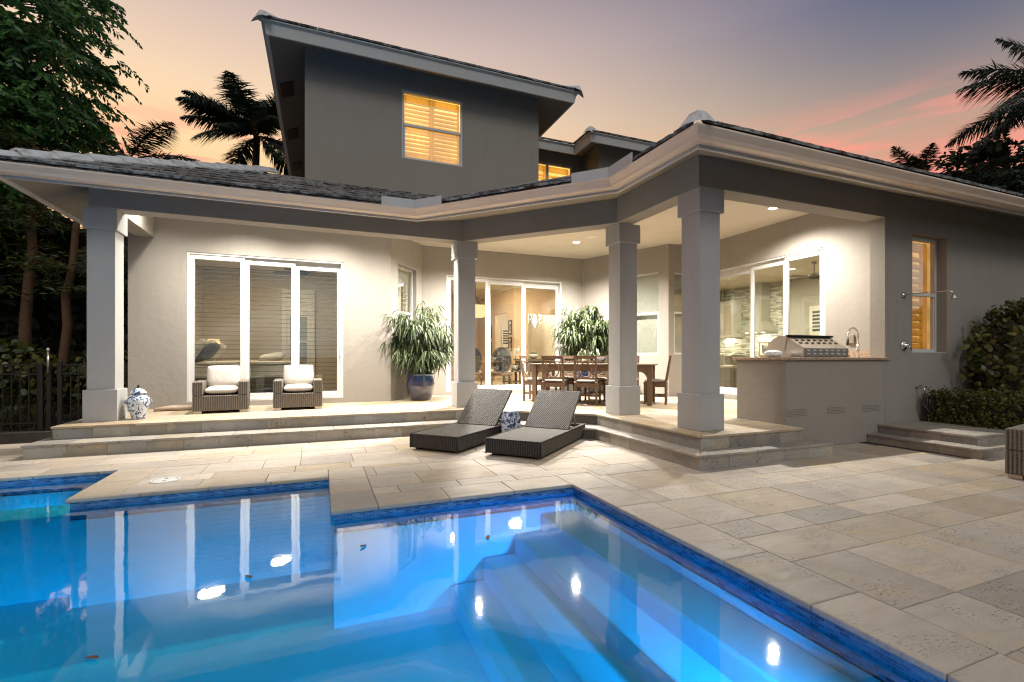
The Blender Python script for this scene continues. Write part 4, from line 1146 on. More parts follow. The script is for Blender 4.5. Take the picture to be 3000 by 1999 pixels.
potted('ficus with long drooping leaves in a blue glazed pot beside the bay window', (2.02, 10.46, P), (.74, .62, 1.42, .80), 21, 95, 28)
potted('ficus with long drooping leaves in a blue glazed pot behind the dining table', (6.20, 10.55, P), (.78, .62, 1.50, .85), 22, 100, 28)

# ------------------------------------------------------------------ dining set (turned 42 degrees)
TA = R(-42); TC = Vector((5.30, 8.65, P)); tl_, tw_ = Vector((math.cos(TA), math.sin(TA), 0)), Vector((-math.sin(TA), math.cos(TA), 0))
t = thing('dining_table', 'long dark teak dining table on the covered patio', 'dining table', TC, TA)
for k in range(7):
    w = 1.02 / 7; MB().box(-1.26, 1.26, -.51 + w * k + .0015, -.51 + w * (k + 1) - .0015, .775, .805).build('plank', 'teak', t, bevel=.004)
for sx in (-1, 1):
    for sy in (-1, 1): MB().box(sx * 1.16 - .045, sx * 1.16 + .045, sy * .43 - .045, sy * .43 + .045, 0, .774).build('leg', 'teak', t, bevel=.006)
for sy in (-1, 1):
    MB().box(-1.114, 1.114, sy * .43 - .012, sy * .43 + .012, .66, .774).build('apron', 'teak', t)
    for sx in (-1, 1):
        q = [(sx * 1.113, .659)] + [(sx * (1.113 - .16 * (1 - math.cos(R(a)))), .659 - .16 * (1 - math.sin(R(a)))) for a in range(0, 91, 15)][::-1] + []
        q = [(sx * 1.113, .659), (sx * .95, .659)] + [(sx * (.95 + .163 * math.sin(R(a))), .50 + .159 * math.cos(R(a))) for a in range(15, 91, 15)]
        mb = MB(); n = len(q)
        mb.add([(x, sy * .43 - .010, z) for x, z in q] + [(x, sy * .43 + .010, z) for x, z in q], [tuple(range(n)), tuple(range(2 * n - 1, n - 1, -1))] + [(i, (i + 1) % n, (i + 1) % n + n, i + n) for i in range(n)])
        mb.build('corner_bracket', 'teak', t)
for sx in (-1, 1): MB().box(sx * 1.16 - .012, sx * 1.16 + .012, -.384, .384, .66, .774).build('apron', 'teak', t)

def dining_chair(label):
    """origin on the floor under the seat centre, +y is the way the sitter faces"""
    t = thing('dining_chair', label, 'dining chair', (0, 0, P), 0, 'teak chairs round the dining table')
    W, D = .45, .44; y0 = -D / 2
    for sx in (-1, 1):
        x = sx * (W / 2 - .02)
        MB().box(x - .02, x + .02, D / 2 - .04, D / 2, 0, .42).build('leg', 'teak', t, bevel=.004)
        m = MB(); m.box(x - .021, x + .021, y0, y0 + .042, 0, .44)
        m.hexa([(x - .021, y0, .44), (x + .021, y0, .44), (x + .021, y0 + .042, .44), (x - .021, y0 + .042, .44), (x - .021, y0 - .085, .975), (x + .021, y0 - .085, .975), (x + .021, y0 - .05, .975), (x - .021, y0 - .05, .975)])
        m.build('back_post', 'teak', t, bevel=.004)
        MB().box(x - .012, x + .012, y0 + .043, D / 2 - .041, .15, .185).build('stretcher', 'teak', t)
        MB().box(x - .014, x + .014, y0 + .043, D / 2 - .041, .345, .42).build('seat_rail', 'teak', t)
    MB().box(-W / 2 + .041, W / 2 - .041, -.012, .012, .15, .185).build('stretcher', 'teak', t)
    for y in (y0 + .012, D / 2 - .035): MB().box(-W / 2 + .041, W / 2 - .041, y, y + .025, .345, .42).build('seat_rail', 'teak', t)
    MB().box(-W / 2, W / 2, y0 + .044, D / 2 + .01, .421, .437).build('seat', 'teak', t, bevel=.003)
    pillow(.44, .41, .06, 8, .3).build('seat_cushion', 'cushion', t, (0, .02, .468), smooth=True, subsurf=1)
    def by(z): return y0 + .012 - .085 * (z - .44) / .535
    for z0, z1 in ((.905, .970), (.835, .858), (.500, .540)):
        MB().hexa([(-W / 2 + .041, by(z0), z0), (W / 2 - .041, by(z0), z0), (W / 2 - .041, by(z0) + .022, z0), (-W / 2 + .041, by(z0) + .022, z0),
                   (-W / 2 + .041, by(z1), z1), (W / 2 - .041, by(z1), z1), (W / 2 - .041, by(z1) + .022, z1), (-W / 2 + .041, by(z1) + .022, z1)]).build('back_rail', 'teak', t)
    # oval ring and side slats
    ring = [(math.cos(R(a)) * .125, by(.6875 + math.sin(R(a)) * .142) + .011, .6875 + math.sin(R(a)) * .142) for a in range(0, 361, 15)]
    MB().tube(ring, .0135, 6, False).build('back_ring', 'teak', t, smooth=True)
    for sx in (-1, 1):
        MB().hexa([(sx * .150 - .009, by(.541), .541), (sx * .150 + .009, by(.541), .541), (sx * .150 + .009, by(.541) + .018, .541), (sx * .150 - .009, by(.541) + .018, .541),
                   (sx * .150 - .009, by(.834), .834), (sx * .150 + .009, by(.834), .834), (sx * .150 + .009, by(.834) + .018, .834), (sx * .150 - .009, by(.834) + .018, .834)]).build('back_slat', 'teak', t)
        MB().tube([(sx * .19, y0 + .055, .452), (sx * .215, y0 + .02, .450), (sx * .218, y0 - .01, .448), (sx * .195, y0 - .014, .447), (sx * .18, y0 + .03, .45)], .011, 6).build('cushion_tie', 'cushion', t, smooth=True)
    return t
def place(o, a, b, rz):
    q = TC + tl_ * a + tw_ * b; o.location = (q.x, q.y, P); o.rotation_euler = (0, 0, TA + rz)
ch0 = dining_chair('dark teak dining chair on the long side of the table facing the pool')
first = True
spots = [(-.69, -.47, 0, 'n'), (-.03, -.47, 0, 'n'), (.63, -.47, 0, 'n'), (-.69, .50, PI, 'f'), (-.03, .50, PI, 'f'), (.63, .50, PI, 'f'), (1.24, .12, PI / 2, 'r'), (-1.26, -.04, -PI / 2, 'l')]
LBL = {'n': 'teak dining chair with its back to the loungers', 'f': 'teak dining chair across the table facing the pool',
       'r': 'dark teak dining chair at the table end beside the kitchen windows', 'l': 'dark teak dining chair at the table end beside the living-room door'}
for a, b, rz, k in spots:
    o = ch0 if first else copy_tree(ch0); first = False; place(o, a, b, rz)
    o['label'] = LBL[k] if k in 'rl' else LBL[k] + (', the one at the living-room end' if a < -.3 else ', the middle one' if a < .3 else ', the one at the kitchen end')

def hurricane(a, b, h, label):
    q = TC + tl_ * a + tw_ * b
    t = thing('hurricane_vase', label, 'vase', (q.x, q.y, P + .806), 0, 'glass vases on the dining table')
    MB().lathe([(.075, 0), (.082, .01), (.086, h * .5), (.092, h), (.089, h), (.083, h * .5), (.078, .015), (.0, .012)], 24).build('glass', 'vase_glass', t, smooth=True)
    MB().lathe([(.0, .016), (.05, .016), (.05, .12), (.0, .122)], 16).build('candle', 'linen_white', t, smooth=True)
hurricane(-.20, .06, .30, 'clear glass hurricane vase with a candle near the table middle')
hurricane(.42, .04, .30, 'clear glass hurricane vase with a candle closer to the kitchen end')
q = TC + tl_ * .12 + tw_ * .05
t = thing('table_bowl', 'blue and white ceramic bowl between the glass vases', 'bowl', (q.x, q.y, P + .806))
MB().lathe([(.0, .02), (.06, .0), (.07, .01), (.13, .07), (.165, .12), (.158, .122), (.12, .075), (.06, .03), (.0, .028)], 28).build('bowl', 'blue_white_ceramic', t, smooth=True)
MB().lathe([(.064, 0), (.066, .012), (.058, .012), (.056, 0)], 20).build('foot_ring', 'white_ceramic', t)

# ------------------------------------------------------------------ outdoor kitchen
t = thing('outdoor_counter', 'stucco outdoor kitchen counter with granite top at the patio end', 'counter', (0, 0, 0))
MB().box(5.985, 8.1415, 4.7405, 5.58, 0, 1.245).build('body', 'stucco', t, bevel=.006)
MB().prism([(5.935, 4.700), (8.235, 4.700), (8.235, 4.735), (8.135, 4.735), (8.135, 4.965), (8.545, 4.965), (8.545, 5.63), (5.935, 5.63)], 1.246, 1.286).build('countertop', 'granite', t, bevel=.008)
MB().box(8.525, 8.547, 4.967, 5.60, 1.287, 1.40).build('backsplash', 'granite', t)
for x in (6.01, 6.83, 7.62):
    v = MB().box(x, x + .38, 4.738, 4.7425, .468, .550).build('vent_panel', 'stucco', t)
    for k in range(3): MB().box(x + .012, x + .368, 4.7365, 4.7375, .484 + k * .022, .4875 + k * .022).build('vent_slot', 'black_plastic', v)
    MB().box(x - .004, x + .384, 4.7395, 4.7415, .464, .554).build('vent_edge', 'black_plastic', v)

t = thing('barbecue_grill', 'stainless steel gas barbecue set on the granite counter', 'barbecue', (6.50, 4.86, 1.287))
prof = [(.0, .0), (.0, .135), (.26, .305), (.31, .325), (.40, .318), (.52, .262), (.62, .165), (.66, .05), (.66, 0)]
n = len(prof); Wg = .98
mb = MB(); mb.add([(0, y, z) for y, z in prof] + [(Wg, y, z) for y, z in prof], [tuple(range(n)), tuple(range(2 * n - 1, n - 1, -1))] + [(i, (i + 1) % n, (i + 1) % n + n, i + n) for i in range(n)])
mb.build('hood', 'steel', t, bevel=.006)
MB().add([(-.008, .26, .318), (-.008, .38, .332), (-.008, .50, .285), (-.008, .60, .19), (-.008, .50, .10), (-.008, .30, .10),
          (-.002, .26, .318), (-.002, .38, .332), (-.002, .50, .285), (-.002, .60, .19), (-.002, .50, .10), (-.002, .30, .10)], [(0, 1, 2, 3, 4, 5), (11, 10, 9, 8, 7, 6)] + [(i, (i + 1) % 6, (i + 1) % 6 + 6, i + 6) for i in range(6)]).build('hood_side', 'steel', t)
MB().box(-.012, Wg + .012, .245, .285, .312, .340).build('top_rail', 'dark_metal', t, bevel=.004)
MB().box(.0, Wg, -.012, -.001, .0, .012).build('bottom_rail', 'dark_metal', t)
for k in range(7):
    x = .10 + k * .128
    for z in (.045, .095): MB().hexa([(x - .032, -.008, z), (x + .032, -.008, z), (x + .032, -.001, z), (x - .032, -.001, z), (x - .032, -.002, z + .022), (x + .032, -.002, z + .022), (x + .032, -.0005, z + .022), (x - .032, -.0005, z + .022)]).build('vent_louvre', 'steel_bright', t)
    for f in (.45, .70):
        y, z = .26 * f, .135 + .17 * f
        MB().hexa([(x - .03, y - .006, z), (x + .03, y - .006, z), (x + .03, y + .012, z + .0135), (x - .03, y + .012, z + .0135), (x - .03, y - .010, z + .006), (x + .03, y - .010, z + .006), (x + .03, y + .008, z + .0195), (x - .03, y + .008, z + .0195)]).build('vent_slot', 'black_plastic', t)
for yy in (.06, .20): MB().lathe([(0, 0), (.012, 0), (.012, .006), (0, .008)], 10).build('rivet', 'steel_bright', t, (0, yy + .14, .06), (0, R(-90), 0))

t = thing('ribbed_bowl', 'small ribbed white ceramic bowl on the counter corner beside the barbecue', 'bowl', (6.24, 5.15, 1.287))
MB().lathe([(.06, 0), (.075, .004), (.115, .030), (.128, .055), (.115, .080), (.080, .100), (.055, .104), (.0, .098)], 96, wob=.02, lobes=24).build('bowl', 'white_ceramic', t, smooth=True)
MB().lathe([(.056, .101), (.060, .110), (.052, .112), (.048, .102)], 32).build('rim', 'white_ceramic', t, smooth=True)
t = thing('faucet', 'tall chrome gooseneck faucet on the outdoor counter', 'faucet', (8.36, 5.28, 1.287), R(180))
MB().tube([(0, 0, 0), (0, 0, .22)], .022, 14).build('post', 'chrome', t, smooth=True)
arc = [(0, 0, .22), (0, 0, .34)] + [(.13 - .13 * math.cos(R(a)), 0, .36 + .13 * math.sin(R(a))) for a in range(0, 181, 15)] + [(.26, 0, .30)]
MB().tube(arc, .011, 10).build('gooseneck', 'chrome', t, smooth=True)
coil = [(p[0], p[1], p[2]) for p in arc[1:]]
sp = []
for i in range(220):
    f = i / 219 * (len(coil) - 1); k = min(int(f), len(coil) - 2); a, b = Vector(coil[k]), Vector(coil[k + 1]); p = a.lerp(b, f - k); d = (b - a).normalized(); s_ = Vector((0, 1, 0)); u = d.cross(s_)
    ph = i * .9; sp.append(p + s_ * math.cos(ph) * .016 + u * math.sin(ph) * .016)
MB().tube(sp, .0025, 4).build('spring', 'chrome', t, smooth=True)
MB().tube([(.26, 0, .31), (.26, 0, .22), (.26, 0, .19)], [.016, .02, .014], 12).build('spray_head', 'black_plastic', t, smooth=True)
MB().tube([(0, 0, .10), (.06, .05, .15), (.07, .06, .19)], .006, 8).build('lever', 'chrome', t, smooth=True)
MB().box(8.52, 8.548, 5.45, 5.56, 1.53, 1.68).build('outlet_box', 'steel', house, bevel=.006)

# ------------------------------------------------------------------ right wall fittings
t = thing('outdoor_shower', 'chrome shower arm and head fixed to the stucco wall', 'shower', (8.60, 4.738, 2.276))
MB().lathe([(0, 0), (.045, 0), (.045, .012), (.0, .022)], 20).build('flange', 'chrome', t, (0, 0, 0), (R(90), 0, 0), smooth=True)
MB().tube([(0, 0, 0), (0, -.08, .004), (.08, -.30, .012), (.17, -.50, .014), (.19, -.54, .0), (.195, -.55, -.04)], .008, 10).build('arm', 'chrome', t, smooth=True)
MB().lathe([(.016, 0), (.022, -.02), (.045, -.055), (.047, -.066), (.0, -.066)], 20).build('shower_head', 'chrome', t, (.196, -.552, -.04), smooth=True)
t = thing('shower_valve', 'round chrome shower valve on the wall below the shower arm', 'valve', (8.605, 4.738, 1.474))
MB().lathe([(0, 0), (.085, 0), (.082, .012), (.05, .03), (.028, .034), (.026, .07), (.0, .075)], 28).build('plate', 'chrome', t, (0, 0, 0), (R(90), 0, 0), smooth=True)
MB().tube([(0, -.062, 0), (.03, -.072, -.035), (.055, -.075, -.06)], [.011, .009, .011], 10).build('lever', 'chrome', t, smooth=True)
t = thing('hose_tap', 'small brass hose tap low on the stucco wall', 'tap', (8.93, 4.738, .80))
MB().tube([(0, 0, 0), (0, -.09, 0), (0, -.11, -.02), (0, -.115, -.06)], .012, 8).build('spout', 'chrome', t, smooth=True)
MB().tube([(-.035, -.06, .035), (.035, -.06, .035)], .008, 6).build('handle', 'black_plastic', t, smooth=True)
MB().tube([(0, -.06, 0), (0, -.06, .035)], .007, 6).build('stem', 'chrome', t)
t = thing('garden_hose', 'dark coiled garden hose hanging below the tap', 'hose', (8.93, 4.70, .26))
rnd = random.Random(9)
hp = MB(); hp.tube([(0, -.08, .48), (.0, -.09, .40), (-.02, -.06, .30)], .011, 8)
for k in range(6):
    w = .10 + .03 * k; pts = []
    for a in range(0, 361, 20):
        pts.append((.02 + .05 * k + math.cos(R(a)) * w * .55 + .12 * (1 - math.sin(R(a))) * .5, -.05 - .02 * k + .02 * math.sin(R(a) * 2), .20 + math.sin(R(a)) * (.19 - .005 * k)))
    hp.tube(pts, .0125, 8, False)
hp.build('coil', 'rubber', t, smooth=True)
MB().tube([(-.02, -.06, .30), (.02, -.10, .20), (.10, -.12, .10)], .012, 8).build('tail', 'rubber', t, smooth=True)

# ------------------------------------------------------------------ planting on the right
def oval_leaf(mb, c, n, ln, w, rnd):
    n = n.normalized(); a = n.orthogonal().normalized(); b = n.cross(a); th = rnd.uniform(0, 2 * PI)
    d = a * math.cos(th) + b * math.sin(th); s = n.cross(d)
    q = []
    for f, ww in ((0, .12), (.25, .8), (.6, 1.0), (.9, .6), (1.0, .15)):
        q.append((f, ww))
    vs = [c + d * ln * (f - .5) + s * w / 2 * ww + n * ln * .06 * math.sin(f * 3) for f, ww in q] + [c + d * ln * (f - .5) - s * w / 2 * ww + n * ln * .06 * math.sin(f * 3) for f, ww in q]
    mb.add(vs, [(i, i + 1, 6 + i, 5 + i) for i in range(4)])
def box_foliage(mb, x0, x1, y0, y1, z0, z1, n, ln, w, rnd, rough=.05, top=True):
    fx, fy, fz = x1 - x0, y1 - y0, z1 - z0
    for i in range(n):
        k = rnd.random(); d = rnd.random() ** 2 * .25
        if k < .34: p = Vector((rnd.uniform(x0, x1), y0 + d, rnd.uniform(z0, z1))); nn = Vector((0, -1, .25))
        elif k < .58: p = Vector((x0 + d, rnd.uniform(y0, y1), rnd.uniform(z0, z1))); nn = Vector((-1, 0, .25))
        elif k < .9: p = Vector((rnd.uniform(x0, x1), rnd.uniform(y0, y1), z1 - d)); nn = Vector((0, 0, 1))
        else: p = Vector((rnd.uniform(x0, x1), rnd.uniform(y0, y1), rnd.uniform(z0, z1))); nn = Vector((0, 0, 1))
        bump = noise.noise(p * 2.2) * rough
        p += Vector((bump, bump, bump)) + Vector((rnd.gauss(0, rough * .3), rnd.gauss(0, rough * .3), rnd.gauss(0, rough * .3)))
        nn += Vector((rnd.gauss(0, .55), rnd.gauss(0, .55), rnd.gauss(0, .55)))
        oval_leaf(mb, p, nn, ln * rnd.uniform(.7, 1.25), w * rnd.uniform(.7, 1.2), rnd)
rnd = random.Random(31)
t = thing('clipped_hedge', 'low clipped hedge with small leaves along the garden steps', 'hedge', (0, 0, 0))
mb = MB(); box_foliage(mb, 9.02, 12.4, 3.35, 4.66, .12, .74, 13000, .050, .026, rnd, .10); tag(mb.raw('foliage', 'leaf_hedge', t), kind='stuff')
MB().box(9.12, 12.3, 3.47, 4.60, -.02, .64).build('inner_twigs', 'mulch', t)
t = thing('round_leaf_bush', 'tall bush with large round leaves against the right wall', 'bush', (0, 0, 0))
mb = MB(); rnd = random.Random(33)
for i in range(3800):
    a = rnd.uniform(0, 2 * PI); e = rnd.uniform(-.6, 1.35); r = 1.06 - rnd.random() ** 1.6 * .45
    c = Vector((11.3, 4.2, 1.15)); d = Vector((math.cos(a) * math.cos(e), math.sin(a) * math.cos(e), math.sin(e)))
    lump = 1 + .26 * noise.noise(d * 3.1) + .10 * noise.noise(d * 8.0) + rnd.gauss(0, .04)
    p = c + Vector((d.x * 1.42, d.y * .78, d.z * 1.02)) * r * lump
    if p.y > 4.72: p.y = 4.72 - rnd.random() * .3
    oval_leaf(mb, p, d + Vector((rnd.gauss(0, .8), rnd.gauss(0, .8) - .3, rnd.gauss(0, .8))), rnd.uniform(.055, .14), rnd.uniform(.045, .09), rnd)
tag(mb.raw('foliage', 'leaf_bush', t), kind='stuff')
st = MB()
for k in range(9):
    a = rnd.uniform(0, 2 * PI); st.tube([(11.2 + rnd.gauss(0, .12), 4.3, 0), (11.2 + math.cos(a) * .4, 4.25 + math.sin(a) * .15, .8), (11.3 + math.cos(a) * .95, 4.2 + math.sin(a) * .35, 1.7)], [.03, .02, .006], 6)
st.build('stems', 'dark_bark', t, smooth=True)
MB().lathe([(.0, .2), (.75, .5), (1.0, 1.1), (.8, 1.7), (.0, 1.95)], 14).build('inner_twigs', 'mulch', t, (11.3, 4.45, 0)).scale = (1.1, .25, 1)

# ------------------------------------------------------------------ left garden: fence, shrubs, trees
t = thing('metal_fence', 'black metal picket fence with gate beside the house corner', 'fence', (0, 0, 0))
FY = 10.9
x = -7.4
while x < -3.3:
    if not (-4.62 < x < -4.28): MB().box(x - .008, x + .008, FY - .008, FY + .008, .03, 1.17).build('picket', 'dark_metal', t)
    x += .115
for z in (.12, .98, 1.14):
    MB().box(-7.5, -4.63, FY - .016, FY + .016, z, z + .03).build('rail', 'dark_metal', t); MB().box(-4.30, -3.25, FY - .016, FY + .016, z, z + .03).build('rail', 'dark_metal', t)
for x in (-4.59, -4.48, -4.33):
    MB().box(x - .03, x + .03, FY - .03, FY + .03, 0, 1.22 if x > -4.5 else 1.18).build('gate_post', 'dark_metal', t, bevel=.004)
MB().tube([(-4.48, FY - .04, 1.0), (-4.48, FY - .04, 1.40)], [.022, .016], 10).build('gate_latch', 'steel', t, smooth=True)
MB().lathe([(.02, 0), (.028, .02), (.016, .05), (.0, .06)], 12).build('latch_knob', 'steel_bright', t, (-4.48, FY - .04, 1.40), smooth=True)
tag(MB().box(-14, -3.42, 10.7, 30, -.2, -.012).build('planting_bed', 'mulch'), kind='structure')

def shrub(label, c, r, n, seed, ln, mat):
    rnd = random.Random(seed); t = thing('broadleaf_shrub', label, 'shrub', (c[0], c[1], 0), 0, 'shrubs behind the fence'); mb = MB()
    for i in range(n):
        a = rnd.uniform(0, 2 * PI); e = rnd.uniform(-.9, 1.5); k = 1 - rnd.random() ** 2 * .5
        d = Vector((math.cos(a) * math.cos(e), math.sin(a) * math.cos(e), math.sin(e))); lump = 1 + .25 * noise.noise(d * 2.5 + Vector((seed, 0, 0)))
        p = Vector((d.x * r[0], d.y * r[1], c[2] + d.z * r[2])) * 1.0
        p = Vector((p.x * k * lump, p.y * k * lump, c[2] + (p.z - c[2]) * k * lump))
        if p.z < .03: p.z = rnd.uniform(.03, .3)
        oval_leaf(mb, p, d + Vector((rnd.gauss(0, .6), rnd.gauss(0, .6), rnd.gauss(0, .6))), ln * rnd.uniform(.7, 1.3), ln * .75, rnd)
    tag(mb.raw('foliage', mat, t), kind='stuff')
    s = MB()
    for k in range(6):
        a = rnd.uniform(0, 2 * PI); s.tube([(0, 0, -.05), (math.cos(a) * r[0] * .3, math.sin(a) * r[1] * .3, c[2] * .7), (math.cos(a) * r[0] * .7, math.sin(a) * r[1] * .7, c[2] + r[2] * .5)], [.03, .02, .006], 6)
    s.build('stems', 'dark_bark', t, smooth=True)
shrub('dark broad-leaved shrub directly behind the fence pickets', (-5.5, 11.9, .75), (1.1, .55, .75), 1500, 41, .13, 'leaf_bush')
shrub('dark broad-leaved shrub behind the fence gate post', (-4.1, 12.1, .70), (.8, .5, .68), 900, 42, .12, 'leaf_bush')
def grass_tuft(label, c, seed, n=90, h=.5):
    rnd = random.Random(seed); t = thing('grass_clump', label, 'grass clump', (c[0], c[1], -.01), 0, 'grass clumps along the fence'); mb = MB()
    for i in range(n):
        a = rnd.uniform(0, 2 * PI); sp = rnd.uniform(.1, .5); b = Vector((rnd.gauss(0, .05), rnd.gauss(0, .05), 0)); e = b + Vector((math.cos(a) * sp, math.sin(a) * sp, h * rnd.uniform(.5, 1)))
        s = Vector((-math.sin(a), math.cos(a), 0)) * .008; m = b.lerp(e, .55) + Vector((0, 0, .10))
        mb.add([b - s, b + s, m + s, m - s, e], [(0, 1, 2, 3), (3, 2, 4)])
    mb.raw('blades', 'leaf_grass', t)
    MB().lathe([(0, .0), (.05, .0), (.04, .05), (.0, .07)], 8).build('root_crown', 'mulch', t)
for k, (x, y, w) in enumerate(((-4.75, 11.25, 'just left of the gate posts'), (-5.15, 11.2, 'behind the left pickets'), (-4.05, 11.3, 'between the gate and the column'))): grass_tuft('strappy grass clump behind the fence ' + w, (x, y), 50 + k)

def leaf_card(mb, p, d, ln, w, rnd):
    s = d.cross(Vector((rnd.gauss(0, 1), rnd.gauss(0, 1), rnd.gauss(0, 1))))
    if s.length < 1e-4: return
    s = s.normalized() * w / 2; m = p + d * ln * .5
    mb.add([p, m + s, p + d * ln, m - s], [(0, 1, 2, 3)])
def tree(label, base, trunk_h, lobes, n, seed, ln, mat='leaf_tree', droop=.5, bark='dark_bark', tr=.16, lean=(0, 0)):
    rnd = random.Random(seed); t = thing('shade_tree', label, 'tree', base, 0)
    s = MB(); top = Vector((lean[0], lean[1], trunk_h)); s.tube([(0, 0, -.1), (lean[0] * .3, lean[1] * .3, trunk_h * .5), top], [tr, tr * .8, tr * .55], 10)
    s.build('trunk', bark, t, smooth=True)
    li = MB(); mb = MB()
    tot = sum(r ** 2 for *_, r in lobes)
    for (lx, ly, lz, r) in lobes:
        c = Vector((lx, ly, lz)); li.tube([top * .9, top.lerp(c, .5) + Vector((0, 0, .2)), c], [tr * .4, tr * .25, .02], 7)
        # drooping leafy twigs on the lobe's shell, gathered in clumps
        ncl = int(26 * r); ntw = max(3, int(n * r * r / tot / ncl / 24))
        for k in range(ncl):
            d = Vector((rnd.gauss(0, 1), rnd.gauss(0, 1), rnd.gauss(0, 1))).normalized(); rr = r * (1 - rnd.random() ** 2 * .5) * (1 + .22 * noise.noise(d * 2 + c))
            cc = c + Vector((d.x, d.y, d.z * .82)) * rr
            li.tube([c, c.lerp(cc, .6), cc], [.03, .02, .006], 5, False)
            for j in range(ntw):
                q = cc + Vector((rnd.gauss(0, .26), rnd.gauss(0, .26), rnd.gauss(0, .20)))
                ax = (d + Vector((rnd.gauss(0, .55), rnd.gauss(0, .55), rnd.gauss(0, .35)))).normalized(); tl2 = rnd.uniform(.45, .95)
                for m in range(24):
                    f = m / 24; p = q + ax * tl2 * f + Vector((0, 0, -droop * tl2 * f * f)); tg = (ax + Vector((0, 0, -2 * droop * f))).normalized()
                    sd_ = tg.cross(Vector((0, 0, 1))).normalized() * (1 if m % 2 else -1)
                    dd = (tg * .7 + sd_ * .8 + Vector((0, 0, -.35)) + Vector((rnd.gauss(0, .2), rnd.gauss(0, .2), rnd.gauss(0, .2)))).normalized()
                    leaf_card(mb, p, dd, ln * rnd.uniform(.6, 1.3), ln * .36, rnd)
    tag(li.build('limbs', bark, t, smooth=True), kind='stuff')
    tag(mb.raw('crown', mat, t), kind='stuff')
    return t
tree('large dark leafy tree rising behind the left roof', (-8.8, 16.0, 0), 6.0, [(.9, -.5, 9.9, 2.3), (1.8, .0, 8.5, 1.6), (-.6, -1.2, 8.0, 2.6), (1.2, .3, 6.9, 1.7), (.1, -1.6, 6.0, 2.2), (-2.5, 0, 9.5, 3.0), (.2, -.6, 8.0, 1.6)], 120000, 61, .20)
def bare_trunk(label, base, top, r, seed):
    rnd = random.Random(seed); t = thing('slender_tree', label, 'tree', base, 0)
    b = Vector(top); s = MB(); pts = [Vector((0, 0, -.1)) + b * (k / 8) + Vector((rnd.gauss(0, .04), rnd.gauss(0, .03), 0)) for k in range(9)]
    s.tube(pts, [r * (1 - .5 * k / 8) for k in range(9)], 9); s.build('trunk', 'bark', t, smooth=True)
    mb = MB(); li = MB()
    for k in range(16):
        f = rnd.uniform(.42, 1); p = b * f; a = rnd.uniform(0, 2 * PI); e = p + Vector((math.cos(a), math.sin(a), .1)) * rnd.uniform(.5, 1.3)
        li.tube([p, p.lerp(e, .5) + Vector((0, 0, .1)), e], [.02, .012, .004], 5)
        for j in range(110):
            q = p.lerp(e, rnd.uniform(.3, 1)) + Vector((rnd.gauss(0, .2), rnd.gauss(0, .2), rnd.gauss(0, .08))); leaf_card(mb, q, Vector((rnd.gauss(0, 1), rnd.gauss(0, 1), -.3)).normalized(), .16, .03, rnd)
    tag(li.build('limbs', 'bark', t, smooth=True), kind='stuff'); tag(mb.raw('crown', 'leaf_hedge', t), kind='stuff')
bare_trunk('slender reddish tree trunk behind the fence, left of the pair', (-6.35, 14.2, 0), (.25, 0, 6.2), .13, 71)
bare_trunk('slender reddish tree trunk behind the fence, leaning towards the house', (-5.55, 14.0, 0), (.35, .1, 5.6), .11, 72)
# the dense dark growth along the boundary reads as one mass
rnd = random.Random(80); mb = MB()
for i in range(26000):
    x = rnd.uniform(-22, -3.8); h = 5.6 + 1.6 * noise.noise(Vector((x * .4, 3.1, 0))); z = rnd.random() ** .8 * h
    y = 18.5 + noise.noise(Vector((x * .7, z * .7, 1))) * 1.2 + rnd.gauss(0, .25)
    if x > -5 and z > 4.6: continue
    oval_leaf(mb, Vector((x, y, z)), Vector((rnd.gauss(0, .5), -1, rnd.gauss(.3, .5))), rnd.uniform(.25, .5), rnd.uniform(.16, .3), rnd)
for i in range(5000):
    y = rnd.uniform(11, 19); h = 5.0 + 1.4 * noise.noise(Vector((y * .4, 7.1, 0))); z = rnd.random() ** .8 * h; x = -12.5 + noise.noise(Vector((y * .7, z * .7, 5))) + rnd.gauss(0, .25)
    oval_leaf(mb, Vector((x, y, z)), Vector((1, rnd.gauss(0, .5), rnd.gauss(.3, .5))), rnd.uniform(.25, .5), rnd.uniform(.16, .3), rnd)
tag(mb.raw('boundary_thicket', 'leaf_night'), 'dark dense thicket along the garden boundary', 'thicket', kind='stuff')

